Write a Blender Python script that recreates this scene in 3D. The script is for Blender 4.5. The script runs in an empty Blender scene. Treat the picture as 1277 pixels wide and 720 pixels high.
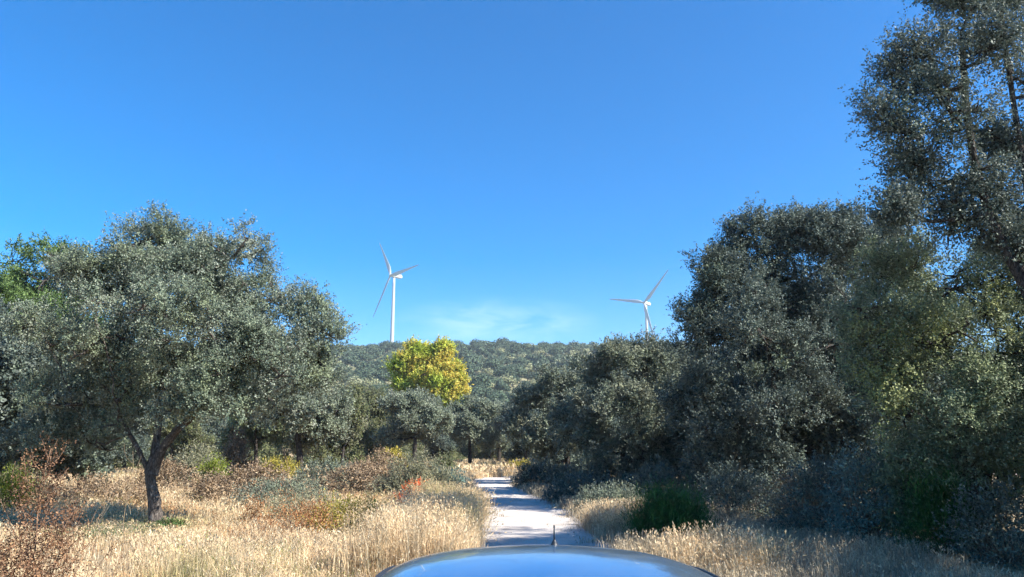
import bpy, math, random
import numpy as np
from math import radians as R, sin, cos, pi
sc = bpy.context.scene
C = sc.collection
F = 929.0; PITCH = R(12.15); CAMZ = 1.86
SUN_AZ, SUN_EL = 113.0, 40.0          # azimuth clockwise from +Y (straight ahead)

# ------------------------------------------------------------------ helpers
def at(px, py, Y):
    """world point at distance Y ahead, seen at that place of the photograph"""
    a = (px-638.5)/F; b = (360-py)/F
    d = np.array([a, cos(PITCH)-b*sin(PITCH), sin(PITCH)+b*cos(PITCH)])
    return d*(Y/d[1])+np.array([0, 0, CAMZ])

def unit(v):
    return v/np.maximum(np.linalg.norm(v, axis=-1, keepdims=True), 1e-9)

def mesh_np(name, verts, faces, mat=None, parent=None, smooth=False, mats=None, midx=None):
    me = bpy.data.meshes.new(name)
    verts = np.asarray(verts, dtype=np.float32)
    faces = [np.asarray(f, dtype=np.int32) for f in faces if len(f)]
    me.vertices.add(len(verts)); me.vertices.foreach_set('co', verts.ravel())
    nl = sum(f.size for f in faces); nf = sum(len(f) for f in faces)
    me.loops.add(nl); me.polygons.add(nf)
    me.loops.foreach_set('vertex_index', np.concatenate([f.ravel() for f in faces]))
    tot = np.concatenate([np.full(len(f), f.shape[1], np.int32) for f in faces])
    st = np.concatenate([[0], np.cumsum(tot)[:-1]]).astype(np.int32)
    me.polygons.foreach_set('loop_start', st)
    me.polygons.foreach_set('loop_total', tot)
    if smooth: me.polygons.foreach_set('use_smooth', np.ones(nf, bool))
    if midx is not None: me.polygons.foreach_set('material_index', np.asarray(midx, np.int32))
    me.update(calc_edges=True)
    for m in (mats or ([mat] if mat else [])): me.materials.append(m)
    o = bpy.data.objects.new(name, me); C.objects.link(o)
    if parent: o.parent = parent
    return o

def tag(o, label=None, cat=None, group=None, kind=None):
    if label: o['label'] = label
    if cat: o['category'] = cat
    if group: o['group'] = group
    if kind: o['kind'] = kind
    return o

def empty(name, loc, rz=0):
    o = bpy.data.objects.new(name, None); C.objects.link(o)
    o.location = loc; o.rotation_euler = (0, 0, rz); return o

def copy_tree(root):
    r = root.copy(); C.objects.link(r)
    for ch in list(root.children):
        c = ch.copy(); C.objects.link(c); c.parent = r
    return r

class MB:
    """collects vertices and faces of one mesh"""
    def __init__(s): s.v = []; s.f = {3: [], 4: []}; s.n = 0
    def add(s, v, *fs):
        v = np.asarray(v, float)
        for f in fs:
            f = np.asarray(f, int)
            if len(f): s.f[f.shape[1]].append(f+s.n)
        s.v.append(v); s.n += len(v)
    def tube(s, pts, rad, sides=6, cap=False, rough=0, rng=None):
        pts = np.asarray(pts, float); n = len(pts)
        rad = np.broadcast_to(np.asarray(rad, float), (n,))
        t = unit(np.gradient(pts, axis=0))
        ref = np.array([0, 0, 1.]) if abs(t[:, 2]).mean() < .9 else np.array([1., 0, 0])
        a = unit(np.cross(t, ref)); b = np.cross(t, a)
        an = np.arange(sides)*2*pi/sides
        rr = rad[:, None]*np.ones((n, sides))
        if rough: rr = rr*(1+rough*rng.normal(size=(1, sides))+rough*.6*rng.normal(size=(n, sides)))
        v = pts[:, None]+rr[..., None]*(a[:, None]*np.cos(an)[None, :, None]+b[:, None]*np.sin(an)[None, :, None])
        i = np.arange(n-1)[:, None]*sides; j = np.arange(sides)[None]; k = (j+1) % sides
        q = np.stack([i+j, i+k, i+sides+k, i+sides+j], -1).reshape(-1, 4)
        v = v.reshape(-1, 3)
        if cap:
            v = np.vstack([v, pts[0], pts[-1]]); m = n*sides; j = np.arange(sides); k = (j+1) % sides
            t1 = np.stack([k, j, np.full(sides, m)], -1); t2 = np.stack([j+(n-1)*sides, k+(n-1)*sides, np.full(sides, m+1)], -1)
            s.add(v, q, np.vstack([t1, t2]))
        else: s.add(v, q)
    def box(s, c, h):
        v = np.array([[x, y, z] for x in (-1, 1) for y in (-1, 1) for z in (-1, 1)])*np.array(h)+np.array(c)
        s.add(v, [[0, 1, 3, 2], [4, 6, 7, 5], [0, 4, 5, 1], [2, 3, 7, 6], [0, 2, 6, 4], [1, 5, 7, 3]])
    def build(s, name, mat, parent=None, smooth=False):
        fs = [np.vstack(s.f[k]) for k in (3, 4) if s.f[k]]
        return mesh_np(name, np.vstack(s.v), fs, mat, parent, smooth)

def bevel(o, w=.01, seg=2):
    m = o.modifiers.new('bevel', 'BEVEL'); m.width = w; m.segments = seg; m.limit_method = 'ANGLE'
    return o

# ------------------------------------------------------------------ materials
def new_mat(name):
    m = bpy.data.materials.new(name); m.use_nodes = True
    nt = m.node_tree; b = nt.nodes['Principled BSDF']
    return m, nt, b, nt.nodes, nt.links

def ramp(nt, stops, fac=None, interp='LINEAR'):
    r = nt.nodes.new('ShaderNodeValToRGB'); r.color_ramp.interpolation = interp
    e = r.color_ramp.elements
    while len(e) < len(stops): e.new(.5)
    for i, (p, c) in enumerate(stops): e[i].position = p; e[i].color = (*c, 1)
    if fac is not None: nt.links.new(fac, r.inputs['Fac'])
    return r

def noise(nt, scale, detail=4, rough=.55, coord='Object', dist=0):
    tc = nt.nodes.new('ShaderNodeTexCoord'); n = nt.nodes.new('ShaderNodeTexNoise')
    n.inputs['Scale'].default_value = scale; n.inputs['Detail'].default_value = detail
    n.inputs['Roughness'].default_value = rough; n.inputs['Distortion'].default_value = dist
    nt.links.new(tc.outputs[coord], n.inputs['Vector']); return n

def mixc(nt, a, b, fac, blend='MIX'):
    m = nt.nodes.new('ShaderNodeMix'); m.data_type = 'RGBA'; m.blend_type = blend
    for sock, v in ((m.inputs['Factor'], fac), (m.inputs[6], a), (m.inputs[7], b)):
        if hasattr(v, 'links'): nt.links.new(v, sock)
        elif isinstance(v, (int, float)): sock.default_value = v
        else: sock.default_value = (*v, 1)
    return m.outputs[2]

def leaf_mat(name, stops, under=None, rough=.55, trans=.13, patch=None, patch_scale=.6, patch_pos=(.5, .62), tscale=1.):
    """stops: leaf colours over random per leaf; under: paler underside; patch: colour of patches of the crown"""
    m, nt, b, N, L = new_mat(name)
    g = N.new('ShaderNodeNewGeometry')
    col = ramp(nt, stops, g.outputs['Random Per Island']).outputs['Color']
    if patch:
        n = noise(nt, patch_scale, 2)
        f = ramp(nt, [(patch_pos[0], (0, 0, 0)), (patch_pos[1], (1, 1, 1))], n.outputs['Fac']).outputs['Color']
        col = mixc(nt, col, patch, f)
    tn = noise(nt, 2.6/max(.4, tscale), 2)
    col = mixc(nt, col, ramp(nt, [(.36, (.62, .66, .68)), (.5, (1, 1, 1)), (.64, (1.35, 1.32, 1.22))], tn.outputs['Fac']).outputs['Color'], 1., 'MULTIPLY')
    if under:
        col = mixc(nt, col, under, g.outputs['Backfacing'])
    L.new(col, b.inputs['Base Color'])
    b.inputs['Roughness'].default_value = rough
    b.inputs['Specular IOR Level'].default_value = .22
    t = N.new('ShaderNodeBsdfTranslucent'); L.new(col, t.inputs['Color'])
    ms = N.new('ShaderNodeMixShader'); ms.inputs[0].default_value = trans
    L.new(b.outputs[0], ms.inputs[1]); L.new(t.outputs[0], ms.inputs[2])
    L.new(ms.outputs[0], N['Material Output'].inputs['Surface'])
    return m

def bark_mat(name, c1, c2, c3, scale=6):
    m, nt, b, N, L = new_mat(name)
    n = noise(nt, scale, 6, .65); n.inputs['Distortion'].default_value = .6
    tc = N.new('ShaderNodeTexCoord'); mp = N.new('ShaderNodeMapping'); mp.inputs['Scale'].default_value = (14, 14, 3)
    L.new(tc.outputs['Object'], mp.inputs['Vector'])
    v = N.new('ShaderNodeTexVoronoi'); v.feature = 'DISTANCE_TO_EDGE'; v.inputs['Scale'].default_value = 1.6; L.new(mp.outputs[0], v.inputs['Vector'])
    r = ramp(nt, [(.3, c1), (.55, c2), (.72, c3)], n.outputs['Fac'])
    vr = ramp(nt, [(0, (.35, .35, .35)), (.14, (1, 1, 1))], v.outputs['Distance'])
    L.new(mixc(nt, r.outputs['Color'], vr.outputs['Color'], 1., 'MULTIPLY'), b.inputs['Base Color'])
    b.inputs['Roughness'].default_value = .95; b.inputs['Specular IOR Level'].default_value = .15
    bp = N.new('ShaderNodeBump'); bp.inputs['Strength'].default_value = .9; bp.inputs['Distance'].default_value = .03
    L.new(v.outputs['Distance'], bp.inputs['Height']); L.new(bp.outputs[0], b.inputs['Normal'])
    return m

def plain(name, col, rough=.5, metal=0., coat=0., nz=.06, scale=3):
    m, nt, b, N, L = new_mat(name)
    n = noise(nt, scale, 5)
    lo = tuple(c*(1-nz) for c in col); hi = tuple(min(1, c*(1+nz)) for c in col)
    L.new(ramp(nt, [(.3, lo), (.7, hi)], n.outputs['Fac']).outputs['Color'], b.inputs['Base Color'])
    b.inputs['Roughness'].default_value = rough; b.inputs['Metallic'].default_value = metal
    b.inputs['Coat Weight'].default_value = coat; b.inputs['Coat Roughness'].default_value = .03
    return m

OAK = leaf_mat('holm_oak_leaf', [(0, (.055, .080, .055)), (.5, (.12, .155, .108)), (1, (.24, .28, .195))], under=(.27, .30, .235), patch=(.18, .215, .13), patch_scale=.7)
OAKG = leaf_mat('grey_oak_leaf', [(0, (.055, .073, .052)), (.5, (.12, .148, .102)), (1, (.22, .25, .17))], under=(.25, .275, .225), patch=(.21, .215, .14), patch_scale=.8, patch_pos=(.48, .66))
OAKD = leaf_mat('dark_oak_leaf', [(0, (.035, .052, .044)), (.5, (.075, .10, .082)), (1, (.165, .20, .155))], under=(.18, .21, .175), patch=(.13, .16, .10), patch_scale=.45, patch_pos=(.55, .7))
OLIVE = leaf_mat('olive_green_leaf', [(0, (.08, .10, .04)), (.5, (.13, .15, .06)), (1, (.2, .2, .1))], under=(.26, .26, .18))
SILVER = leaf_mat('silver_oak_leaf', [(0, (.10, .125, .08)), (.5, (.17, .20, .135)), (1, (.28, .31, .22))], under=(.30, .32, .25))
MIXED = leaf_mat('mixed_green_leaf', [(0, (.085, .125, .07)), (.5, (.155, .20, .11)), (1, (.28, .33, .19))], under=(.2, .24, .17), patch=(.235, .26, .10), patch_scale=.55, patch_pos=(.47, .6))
GREEN = leaf_mat('bright_green_leaf', [(0, (.05, .09, .025)), (.5, (.09, .15, .045)), (1, (.15, .21, .07))], trans=.2, rough=.6)
YELLOW = leaf_mat('yellow_autumn_leaf', [(0, (.58, .40, .08)), (.45, (.66, .54, .11)), (.8, (.56, .56, .13)), (1, (.36, .44, .11))], trans=.35, patch=(.42, .50, .08), patch_scale=.32, patch_pos=(.46, .6), rough=.6)
TWIGGY = leaf_mat('dry_brown_leaf', [(0, (.16, .105, .065)), (.5, (.27, .19, .12)), (1, (.40, .31, .21))], trans=.15, rough=.8)
RUST = leaf_mat('rusty_leaf', [(0, (.22, .08, .03)), (.5, (.36, .16, .07)), (1, (.42, .26, .12))], trans=.2, rough=.8)
RED = leaf_mat('red_leaf', [(0, (.55, .07, .02)), (.6, (.65, .16, .05)), (1, (.6, .28, .10))], trans=.3, rough=.7)
BROOM = leaf_mat('green_broom_leaf', [(0, (.02, .075, .02)), (.5, (.035, .12, .03)), (1, (.07, .17, .045))], trans=.25, rough=.6)
LIME = leaf_mat('lime_green_leaf', [(0, (.12, .17, .02)), (.5, (.2, .26, .03)), (1, (.32, .32, .06))], trans=.3, rough=.6)
GREYB = leaf_mat('grey_green_leaf', [(0, (.12, .13, .08)), (.5, (.19, .19, .11)), (1, (.3, .27, .17))], under=(.3, .3, .22), trans=.2, rough=.8)
BLUEB = leaf_mat('blue_green_leaf', [(0, (.06, .11, .10)), (.5, (.09, .16, .14)), (1, (.14, .22, .19))], under=(.2, .27, .25), trans=.2, rough=.6)
YGREEN = leaf_mat('yellow_green_leaf', [(0, (.22, .2, .03)), (.5, (.35, .3, .05)), (1, (.48, .38, .1))], trans=.3, rough=.7)
SEED = leaf_mat('dry_seed_head', [(0, (.10, .05, .03)), (.5, (.17, .09, .05)), (1, (.27, .16, .09))], trans=.1, rough=.9)
HILLLEAF = leaf_mat('hill_oak_leaf', [(0, (.045, .075, .045)), (.5, (.075, .11, .065)), (1, (.12, .16, .10))], under=(.13, .16, .11), trans=.1, rough=.8)
HILLOLIVE = leaf_mat('hill_olive_leaf', [(0, (.17, .19, .09)), (.5, (.24, .25, .13)), (1, (.32, .32, .19))], under=(.3, .3, .2), trans=.1, rough=.8)
GRASS = leaf_mat('dry_grass_blade', [(0, (.38, .25, .15)), (.35, (.62, .46, .28)), (.75, (.76, .60, .38)), (1, (.84, .73, .52))], trans=.3, rough=.7, patch=(.40, .34, .17), patch_scale=.35, patch_pos=(.55, .7))
GRASSG = leaf_mat('green_grass_blade', [(0, (.16, .17, .06)), (.5, (.26, .26, .09)), (1, (.42, .38, .18))], trans=.3, rough=.7)
GRASSW = leaf_mat('weathered_grass_blade', [(0, (.26, .20, .13)), (.5, (.42, .35, .25)), (1, (.55, .47, .33))], trans=.25, rough=.8)
GRASSR = leaf_mat('reddish_grass_blade', [(0, (.34, .17, .08)), (.5, (.46, .27, .14)), (1, (.55, .38, .2))], trans=.25, rough=.8)
BARK = bark_mat('grey_oak_bark', (.05, .043, .037), (.12, .10, .085), (.33, .31, .28))
BARKD = bark_mat('dark_oak_bark', (.035, .03, .027), (.08, .068, .058), (.16, .145, .13))
BARKB = bark_mat('brown_twig_bark', (.10, .07, .05), (.20, .15, .11), (.3, .25, .2))

# ------------------------------------------------------------------ terrain
def road_x(y):
    return np.interp(y, [-400, -12, 4, 17, 24, 34, 42, 47, 51, 54, 57, 62, 80], [2.5, .95, .75, .48, .42, -.7, -1.25, -1.2, -.5, .8, 3.0, 7.5, 26])
def smooth(a, b, x):
    t = np.clip((x-a)/(b-a), 0, 1); return t*t*(3-2*t)
def hz(x, y):
    x = np.asarray(x, float); y = np.asarray(y, float)
    off = np.abs(x-road_x(y)); off = np.where(y > 53, np.minimum(off, np.abs(y-57)), off)
    w = smooth(1.7, 4.0, off)
    h = w*(.05*np.sin(.35*x+1)*np.cos(.27*y)+.035*np.sin(.9*x+.5*y)+.02)
    far = np.interp(y, [140, 200, 300, 400, 500, 600, 660, 720, 900, 1200, 1700], [0, 3, 17, 36, 57, 77, 86, 89, 89, 83, 50])
    bump = smooth(180, 420, y)*.4*(3.2*np.sin(x/61+.6)*np.cos(y/83)+1.6*np.sin(x/27+y/41)+1.2*np.sin(x/17.3+2))
    return h+far+bump

def grid(name, xs, ys, mat, kind='structure'):
    X, Y = np.meshgrid(xs, ys); Z = hz(X, Y)
    v = np.stack([X, Y, Z], -1).reshape(-1, 3); nx = len(xs)
    i = np.arange(len(ys)-1)[:, None]*nx+np.arange(nx-1)[None]
    q = np.stack([i, i+1, i+nx+1, i+nx], -1).reshape(-1, 4)
    o = mesh_np(name, v, [q], mat, smooth=True); o['kind'] = kind; return o

def ground_mat():
    m, nt, b, N, L = new_mat('dry_soil_and_litter')
    n1 = noise(nt, .12, 4); n2 = noise(nt, 3.5, 7, .7); n3 = noise(nt, 22, 4, .7)
    base = ramp(nt, [(.3, (.20, .14, .085)), (.5, (.36, .27, .16)), (.7, (.48, .37, .22))], n2.outputs['Fac']).outputs['Color']
    grn = ramp(nt, [(.3, (.10, .09, .045)), (.7, (.24, .2, .11))], n3.outputs['Fac']).outputs['Color']
    f = ramp(nt, [(.48, (0, 0, 0)), (.62, (1, 1, 1))], n1.outputs['Fac']).outputs['Color']
    L.new(mixc(nt, base, grn, f), b.inputs['Base Color'])
    b.inputs['Roughness'].default_value = 1; b.inputs['Specular IOR Level'].default_value = .1
    bp = N.new('ShaderNodeBump'); bp.inputs['Distance'].default_value = .05; L.new(n3.outputs['Fac'], bp.inputs['Height']); L.new(bp.outputs[0], b.inputs['Normal'])
    return m
def hill_mat():
    m, nt, b, N, L = new_mat('scrubby_hillside')
    n1 = noise(nt, .05, 6, .7); n2 = noise(nt, .6, 6, .8)
    a = ramp(nt, [(.35, (.14, .15, .08)), (.5, (.26, .25, .15)), (.68, (.42, .36, .25))], n2.outputs['Fac']).outputs['Color']
    c = ramp(nt, [(.4, (.6, .65, .6)), (.65, (1.1, 1.05, 1))], n1.outputs['Fac']).outputs['Color']
    L.new(mixc(nt, a, c, 1., 'MULTIPLY'), b.inputs['Base Color'])
    b.inputs['Roughness'].default_value = 1; b.inputs['Specular IOR Level'].default_value = .05
    return m
def road_mat():
    m, nt, b, N, L = new_mat('pale_dusty_gravel')
    n1 = noise(nt, .9, 5, .6); n2 = noise(nt, 30, 5, .75)
    a = ramp(nt, [(.3, (.50, .44, .385)), (.7, (.68, .61, .545))], n1.outputs['Fac']).outputs['Color']
    c = ramp(nt, [(.35, (.72, .72, .72)), (.6, (1.06, 1.06, 1.06))], n2.outputs['Fac']).outputs['Color']
    col = mixc(nt, a, c, 1., 'MULTIPLY')
    n3 = noise(nt, 2.3, 6, .7); col = mixc(nt, col, (.30, .25, .19), ramp(nt, [(.56, (0, 0, 0)), (.7, (.8, .8, .8))], n3.outputs['Fac']).outputs['Color'])
    L.new(col, b.inputs['Base Color']); b.inputs['Roughness'].default_value = 1; b.inputs['Specular IOR Level'].default_value = .1
    bp = N.new('ShaderNodeBump'); bp.inputs['Distance'].default_value = .02; L.new(n2.outputs['Fac'], bp.inputs['Height']); L.new(bp.outputs[0], b.inputs['Normal'])
    return m
gx = np.unique(np.concatenate([np.linspace(-900, -60, 43), np.arange(-60, 60, .8), np.linspace(60, 900, 43)]))
gyn = np.unique(np.concatenate([np.linspace(-300, -20, 15), np.arange(-20, 90, .8), np.linspace(90, 180, 19)]))
grid('ground', gx, gyn, ground_mat())
hx = np.linspace(-900, 900, 181); hy = np.linspace(180, 1690, 152)
hill = grid('hill', np.unique(np.concatenate([gx, hx])), hy, hill_mat())

def make_road():
    ys = [-60, -40]; P = []
    cl = [(-60, None)]
    yy = np.concatenate([np.arange(-60, 47, .5)])
    pts = [(float(road_x(y)), float(y)) for y in yy]
    # the bend to the right
    cx, cy, rr = -1.2+9, 47.0, 9.0
    for a in np.linspace(pi, pi*.52, 16)[1:]: pts.append((cx+rr*cos(a), cy+rr*sin(a)))
    lx, ly = pts[-1]
    for k in range(1, 60): pts.append((lx+k*.8, ly+k*.06))
    pts = np.array(pts)
    # smooth the line
    for _ in range(6): pts[1:-1] = (pts[:-2]+pts[1:-1]*2+pts[2:])/4
    t = unit(np.gradient(pts, axis=0)); nrm = np.stack([-t[:, 1], t[:, 0]], -1)
    rng = np.random.default_rng(5); n = len(pts)
    def wob(s): return np.convolve(rng.normal(size=n+8), np.ones(9)/9, 'valid')*s
    wl = 1.33+wob(.35); wr = 1.45+wob(.45)
    us = np.linspace(-1, 1, 15); V = []
    for u in us:
        w = np.where(u < 0, wr, wl); xy = pts+nrm*(u*w)[:, None]
        z = hz(xy[:, 0], xy[:, 1])+.006+.02*(1-u**4)-.012*np.exp(-((abs(u)-.55)/.16)**2)
        V.append(np.c_[xy, z])
    V = np.stack(V, 1); m = len(us)
    i = np.arange(n-1)[:, None]*m+np.arange(m-1)[None]
    q = np.stack([i+1, i, i+m, i+m+1], -1).reshape(-1, 4)
    o = mesh_np('road', V.reshape(-1, 3), [q], road_mat(), smooth=True); o['kind'] = 'structure'
    return pts
ROADPTS = make_road()
def road_dist(xy):
    d = np.full(len(xy), 1e9)
    for k in range(0, len(ROADPTS), 3): d = np.minimum(d, np.hypot(xy[:, 0]-ROADPTS[k, 0], xy[:, 1]-ROADPTS[k, 1]))
    return d

# ------------------------------------------------------------------ foliage
def leaves(rng, pos, axis, nrm, Ln, Wd):
    n = len(pos)
    Ln = (Ln*rng.uniform(.7, 1.25, n))[:, None]; Wd = (Wd*rng.uniform(.7, 1.25, n))[:, None]
    axis = unit(axis); side = unit(np.cross(axis, nrm)); up = np.cross(side, axis)
    v = np.stack([pos, pos+axis*Ln*.45+side*Wd*.5+up*Wd*.16, pos+axis*Ln, pos+axis*Ln*.45-side*Wd*.5+up*Wd*.16], 1)
    return v.reshape(-1, 3)

def sprays(rng, cc, outw, ns, nl, slen, L, W, spread=.75, up=.35, crad=.12):
    """cc cluster centres, outw outward directions; each carries ns sprigs of nl leaves"""
    n = len(cc)
    b = np.repeat(cc, ns, 0)+rng.normal(size=(n*ns, 3))*crad
    o = np.repeat(outw, ns, 0)
    d = unit(o*.8+rng.normal(size=b.shape)*spread+np.array([0, 0, up]))
    sl = slen*rng.uniform(.5, 1.3, len(b))
    m = len(b)
    t = rng.uniform(.08, 1.05, (m, nl))
    D = np.repeat(d, nl, 0)
    pos = np.repeat(b, nl, 0)+D*(t*sl[:, None]).reshape(-1, 1)+rng.normal(size=(m*nl, 3))*.025
    ax = D*.7+rng.normal(size=pos.shape)*.7
    nm = np.repeat(o, nl, 0)*.8+np.repeat(d, nl, 0)*.3+np.array([0, 0, .55])+rng.normal(size=pos.shape)*.42
    return leaves(rng, pos, ax, nm, L, W)

def quads(v): return np.arange(len(v), dtype=np.int32).reshape(-1, 4)

def bow(rng, a, b, n=6, amt=.12, lift=.1):
    a = np.array(a, float); b = np.array(b, float); L = np.linalg.norm(b-a)
    t = np.linspace(0, 1, n)[:, None]
    off = unit(rng.normal(size=3))*L*amt; off[2] = -abs(off[2])*.3+L*lift*-.5
    p = a+(b-a)*t+off*np.sin(pi*t)
    p[1:-1] += rng.normal(size=(n-2, 3))*L*.02
    return p

def make_tree(name, label, cat, loc, lobes, trunk, tr, leafm, barkm, ncl=26, ns=12, nl=12, slen=.42, L=.065, W=.034,
              spread=.75, up=.35, seed=1, group=None, twig=.012, inner=.5, limb=.6, under=.25, multi=None, barksides=9, sub=0):
    """lobes: list of (x, y, z, r) about the base; trunk: list of points about the base, tr base radius"""
    rng = np.random.default_rng(seed)
    root = empty(name, loc); tag(root, label, cat, group)
    lob = np.array(lobes, float)
    mb = MB()
    nodes = []; nr = []
    def trunk_tube(tp, r0):
        tp = np.array(tp, float)
        s = np.r_[0, np.cumsum(np.linalg.norm(np.diff(tp, axis=0), axis=1))]
        tt = np.linspace(0, s[-1], 14)
        p = np.stack([np.interp(tt, s, tp[:, k]) for k in range(3)], -1)
        for _ in range(2): p[1:-1] = (p[:-2]+2*p[1:-1]+p[2:])/4
        p[1:-1] += rng.normal(size=(12, 3))*r0*.05
        fr = tt/s[-1]
        rad = r0*(1-.38*fr)*(1+.55*np.exp(-fr*12)); p[0, 2] -= .15
        mb.tube(p, rad, barksides+3, rough=.07, rng=rng)
        for q, r_ in zip(p[5:], rad[5:]): nodes.append(q); nr.append(r_)
    trunk_tube(trunk, tr)
    for (tp, r0) in (multi or []): trunk_tube(tp, r0)
    top = np.array(trunk[-1], float)
    order = np.argsort(np.linalg.norm(lob[:, :3]-top, axis=1))
    for i in order:
        c = lob[i, :3]; NN = np.array(nodes); rr_ = np.array(nr)
        d = np.linalg.norm(NN-c, axis=1)-rr_*4+np.maximum(0, NN[:, 2]-c[2])*.5
        k = int(np.argmin(d)); r0 = max(.02*tr/.2, rr_[k]*limb)
        p = bow(rng, NN[k], c, 7, .14)
        rad = r0*np.linspace(1, .5, 7); mb.tube(p, rad, 7, rough=.05, rng=rng)
        for q, r_ in zip(p[1:], rad[1:]): nodes.append(q); nr.append(r_)
    if sub:                                       # each limb end carries several smaller clumps
        nl_ = []
        for (x, y, z, r) in lob:
            ds = unit(rng.normal(size=(sub, 3))+np.array([0, 0, .25]))
            for d_ in ds:
                q_ = np.array([x, y, z])+d_*r*rng.uniform(.56, .84)
                nl_.append((*q_, r*rng.uniform(.38, .55)))
                p = bow(rng, (x, y, z), q_, 5, .12); mb.tube(p, np.linspace(max(twig*2.4, tr*.14), twig*1.6, 5), 5)
                for pp in p[1:]: nodes.append(pp); nr.append(twig*2)
        lob = np.array(nl_); ncl = ncl/sub*1.12
    # clusters on the outside of the lobes
    cc = []; oo = []
    for (x, y, z, r) in lob:
        n = max(4, int(ncl*rng.uniform(.85, 1.15)))
        d = unit(rng.normal(size=(n*2, 3))); keep = (d[:, 2] > -.35) | (rng.random(n*2) < under); d = d[keep][:n]
        rr = r*(inner+(1-inner)*rng.random(len(d))**.6)
        cc.append(np.array([x, y, z])+d*rr[:, None]*np.array([1, 1, .92])); oo.append(d)
    cc = np.vstack(cc); oo = np.vstack(oo)
    ok = cc[:, 2] > .12; cc = cc[ok]; oo = oo[ok]
    NN = np.array(nodes); rr_ = np.array(nr)
    for c in cc:
        d = np.linalg.norm(NN-c, axis=1); k = int(np.argmin(d+.15*np.maximum(0, NN[:, 2]-c[2])))
        p = bow(rng, NN[k], c+rng.normal(size=3)*.05, 5, .12)
        mb.tube(p, np.linspace(min(twig*2.2, rr_[k]), twig*.5, 5), 4)
    tk = mb.build('trunk', barkm, root, smooth=True)
    v = sprays(rng, cc, oo, ns, nl, slen, L, W, spread, up, crad=slen*.3)
    # fewer, deeper leaves that close the inside
    q = lob[rng.integers(0, len(lob), len(cc))]; di = unit(rng.normal(size=(len(cc), 3)))
    ci = q[:, :3]+di*q[:, 3:4]*rng.uniform(.1, .6, (len(cc), 1)); ci = ci[ci[:, 2] > .3]
    vi = sprays(rng, ci, unit(rng.normal(size=ci.shape)), max(3, ns//3), nl, slen, L, W, spread, up, crad=slen*.5)
    v = np.vstack([v, vi])
    mesh_np('crown', v, [quads(v)], leafm, root)
    return root

def px_lobes(base, d, lst):
    out = []
    for (px, py, rp, dy) in lst:
        p = at(px, py, d+dy); r = rp/F*(d+dy)*1.0
        out.append((p[0]-base[0], p[1]-base[1], p[2]-base[2], r))
    return out
def px_path(base, lst):
    return [tuple(at(px, py, Y)-np.array(base)) for (px, py, Y) in lst]

# --- the big holm oak in the field
b1 = np.array([-8.03, 17.6, float(hz(-8.03, 17.6))])
make_tree('holm_oak', 'wide grey-green holm oak with a single forked trunk rising from the golden grass', 'tree', b1,
    px_lobes(b1, 17.6, [(108, 335, 44, .6), (170, 303, 42, 0), (236, 306, 42, .8), (288, 322, 44, -.3), (340, 375, 44, .5), (392, 405, 36, 0), (215, 355, 40, -.4), (180, 430, 44, .5), (250, 380, 44, .6), (150, 470, 44, .6), (300, 420, 44, .8), (232, 500, 34, -1.2), (272, 488, 38, -1), (190, 470, 44, 1), (150, 360, 40, 1.),
        (60, 430, 45, 0), (128, 420, 58, -1), (200, 400, 60, -1.5), (268, 425, 58, -1.2), (335, 450, 46, -.8), (88, 505, 52, 0), (50, 545, 36, .5),
        (145, 500, 50, -.6), (222, 470, 44, -1), (112, 552, 36, .8), (318, 490, 36, .3), (400, 462, 32, .5),
        (150, 390, 60, 2), (255, 395, 60, 2.2), (330, 440, 48, 2), (90, 460, 48, 2)]),
    [(0, 0, 0)]+px_path(b1, [(194, 630, 17.6), (189, 600, 17.6), (190, 574, 17.6)]), .165, OAK, BARK, ncl=24, ns=22, nl=20, slen=.33, L=.050, W=.031, seed=11, sub=6, inner=.72, up=.6,
    multi=[(px_path(b1, [(189, 583, 17.6), (212, 545, 17.5), (250, 510, 17.4), (285, 460, 17.6)]), .095),
           (px_path(b1, [(187, 590, 17.6), (172, 560, 17.5), (150, 520, 17.6)]), .06), (px_path(b1, [(190, 585, 17.6), (196, 540, 17.8), (205, 470, 18)]), .10)])

# --- right hand wall of oaks
b2 = np.array([8.3, 24, 0.])
make_tree('holm_oak', 'tallest round-topped dark holm oak of the right bank, its crown reaching the ground', 'tree', b2,
    px_lobes(b2, 24, [(965, 335, 62, 0), (905, 365, 46, .5), (918, 340, 42, 0), (945, 308, 36, .4), (875, 400, 34, .6), (1015, 305, 40, 0), (1035, 330, 62, .5), (885, 430, 44, 0), (950, 420, 70, -1.5), (1040, 430, 75, -1),
        (870, 490, 36, 0), (905, 520, 48, -1), (975, 530, 66, -2), (1050, 540, 60, -1), (1000, 295, 30, .5), (1052, 288, 26, 0), (895, 590, 36, -.5), (960, 610, 42, -1.5), (1035, 620, 40, -1),
        (960, 400, 70, 2.5), (1060, 400, 70, 2.5), (990, 470, 60, 1.2), (1020, 390, 55, .2), (960, 380, 55, .3), (935, 500, 60, 2), (1090, 330, 50, 1.5), (1100, 450, 60, 1)]),
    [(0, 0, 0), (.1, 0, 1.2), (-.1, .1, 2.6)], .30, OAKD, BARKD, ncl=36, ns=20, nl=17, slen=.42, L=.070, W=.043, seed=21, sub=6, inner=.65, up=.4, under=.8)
b3 = np.array([8.2, 14, 0.])
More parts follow.
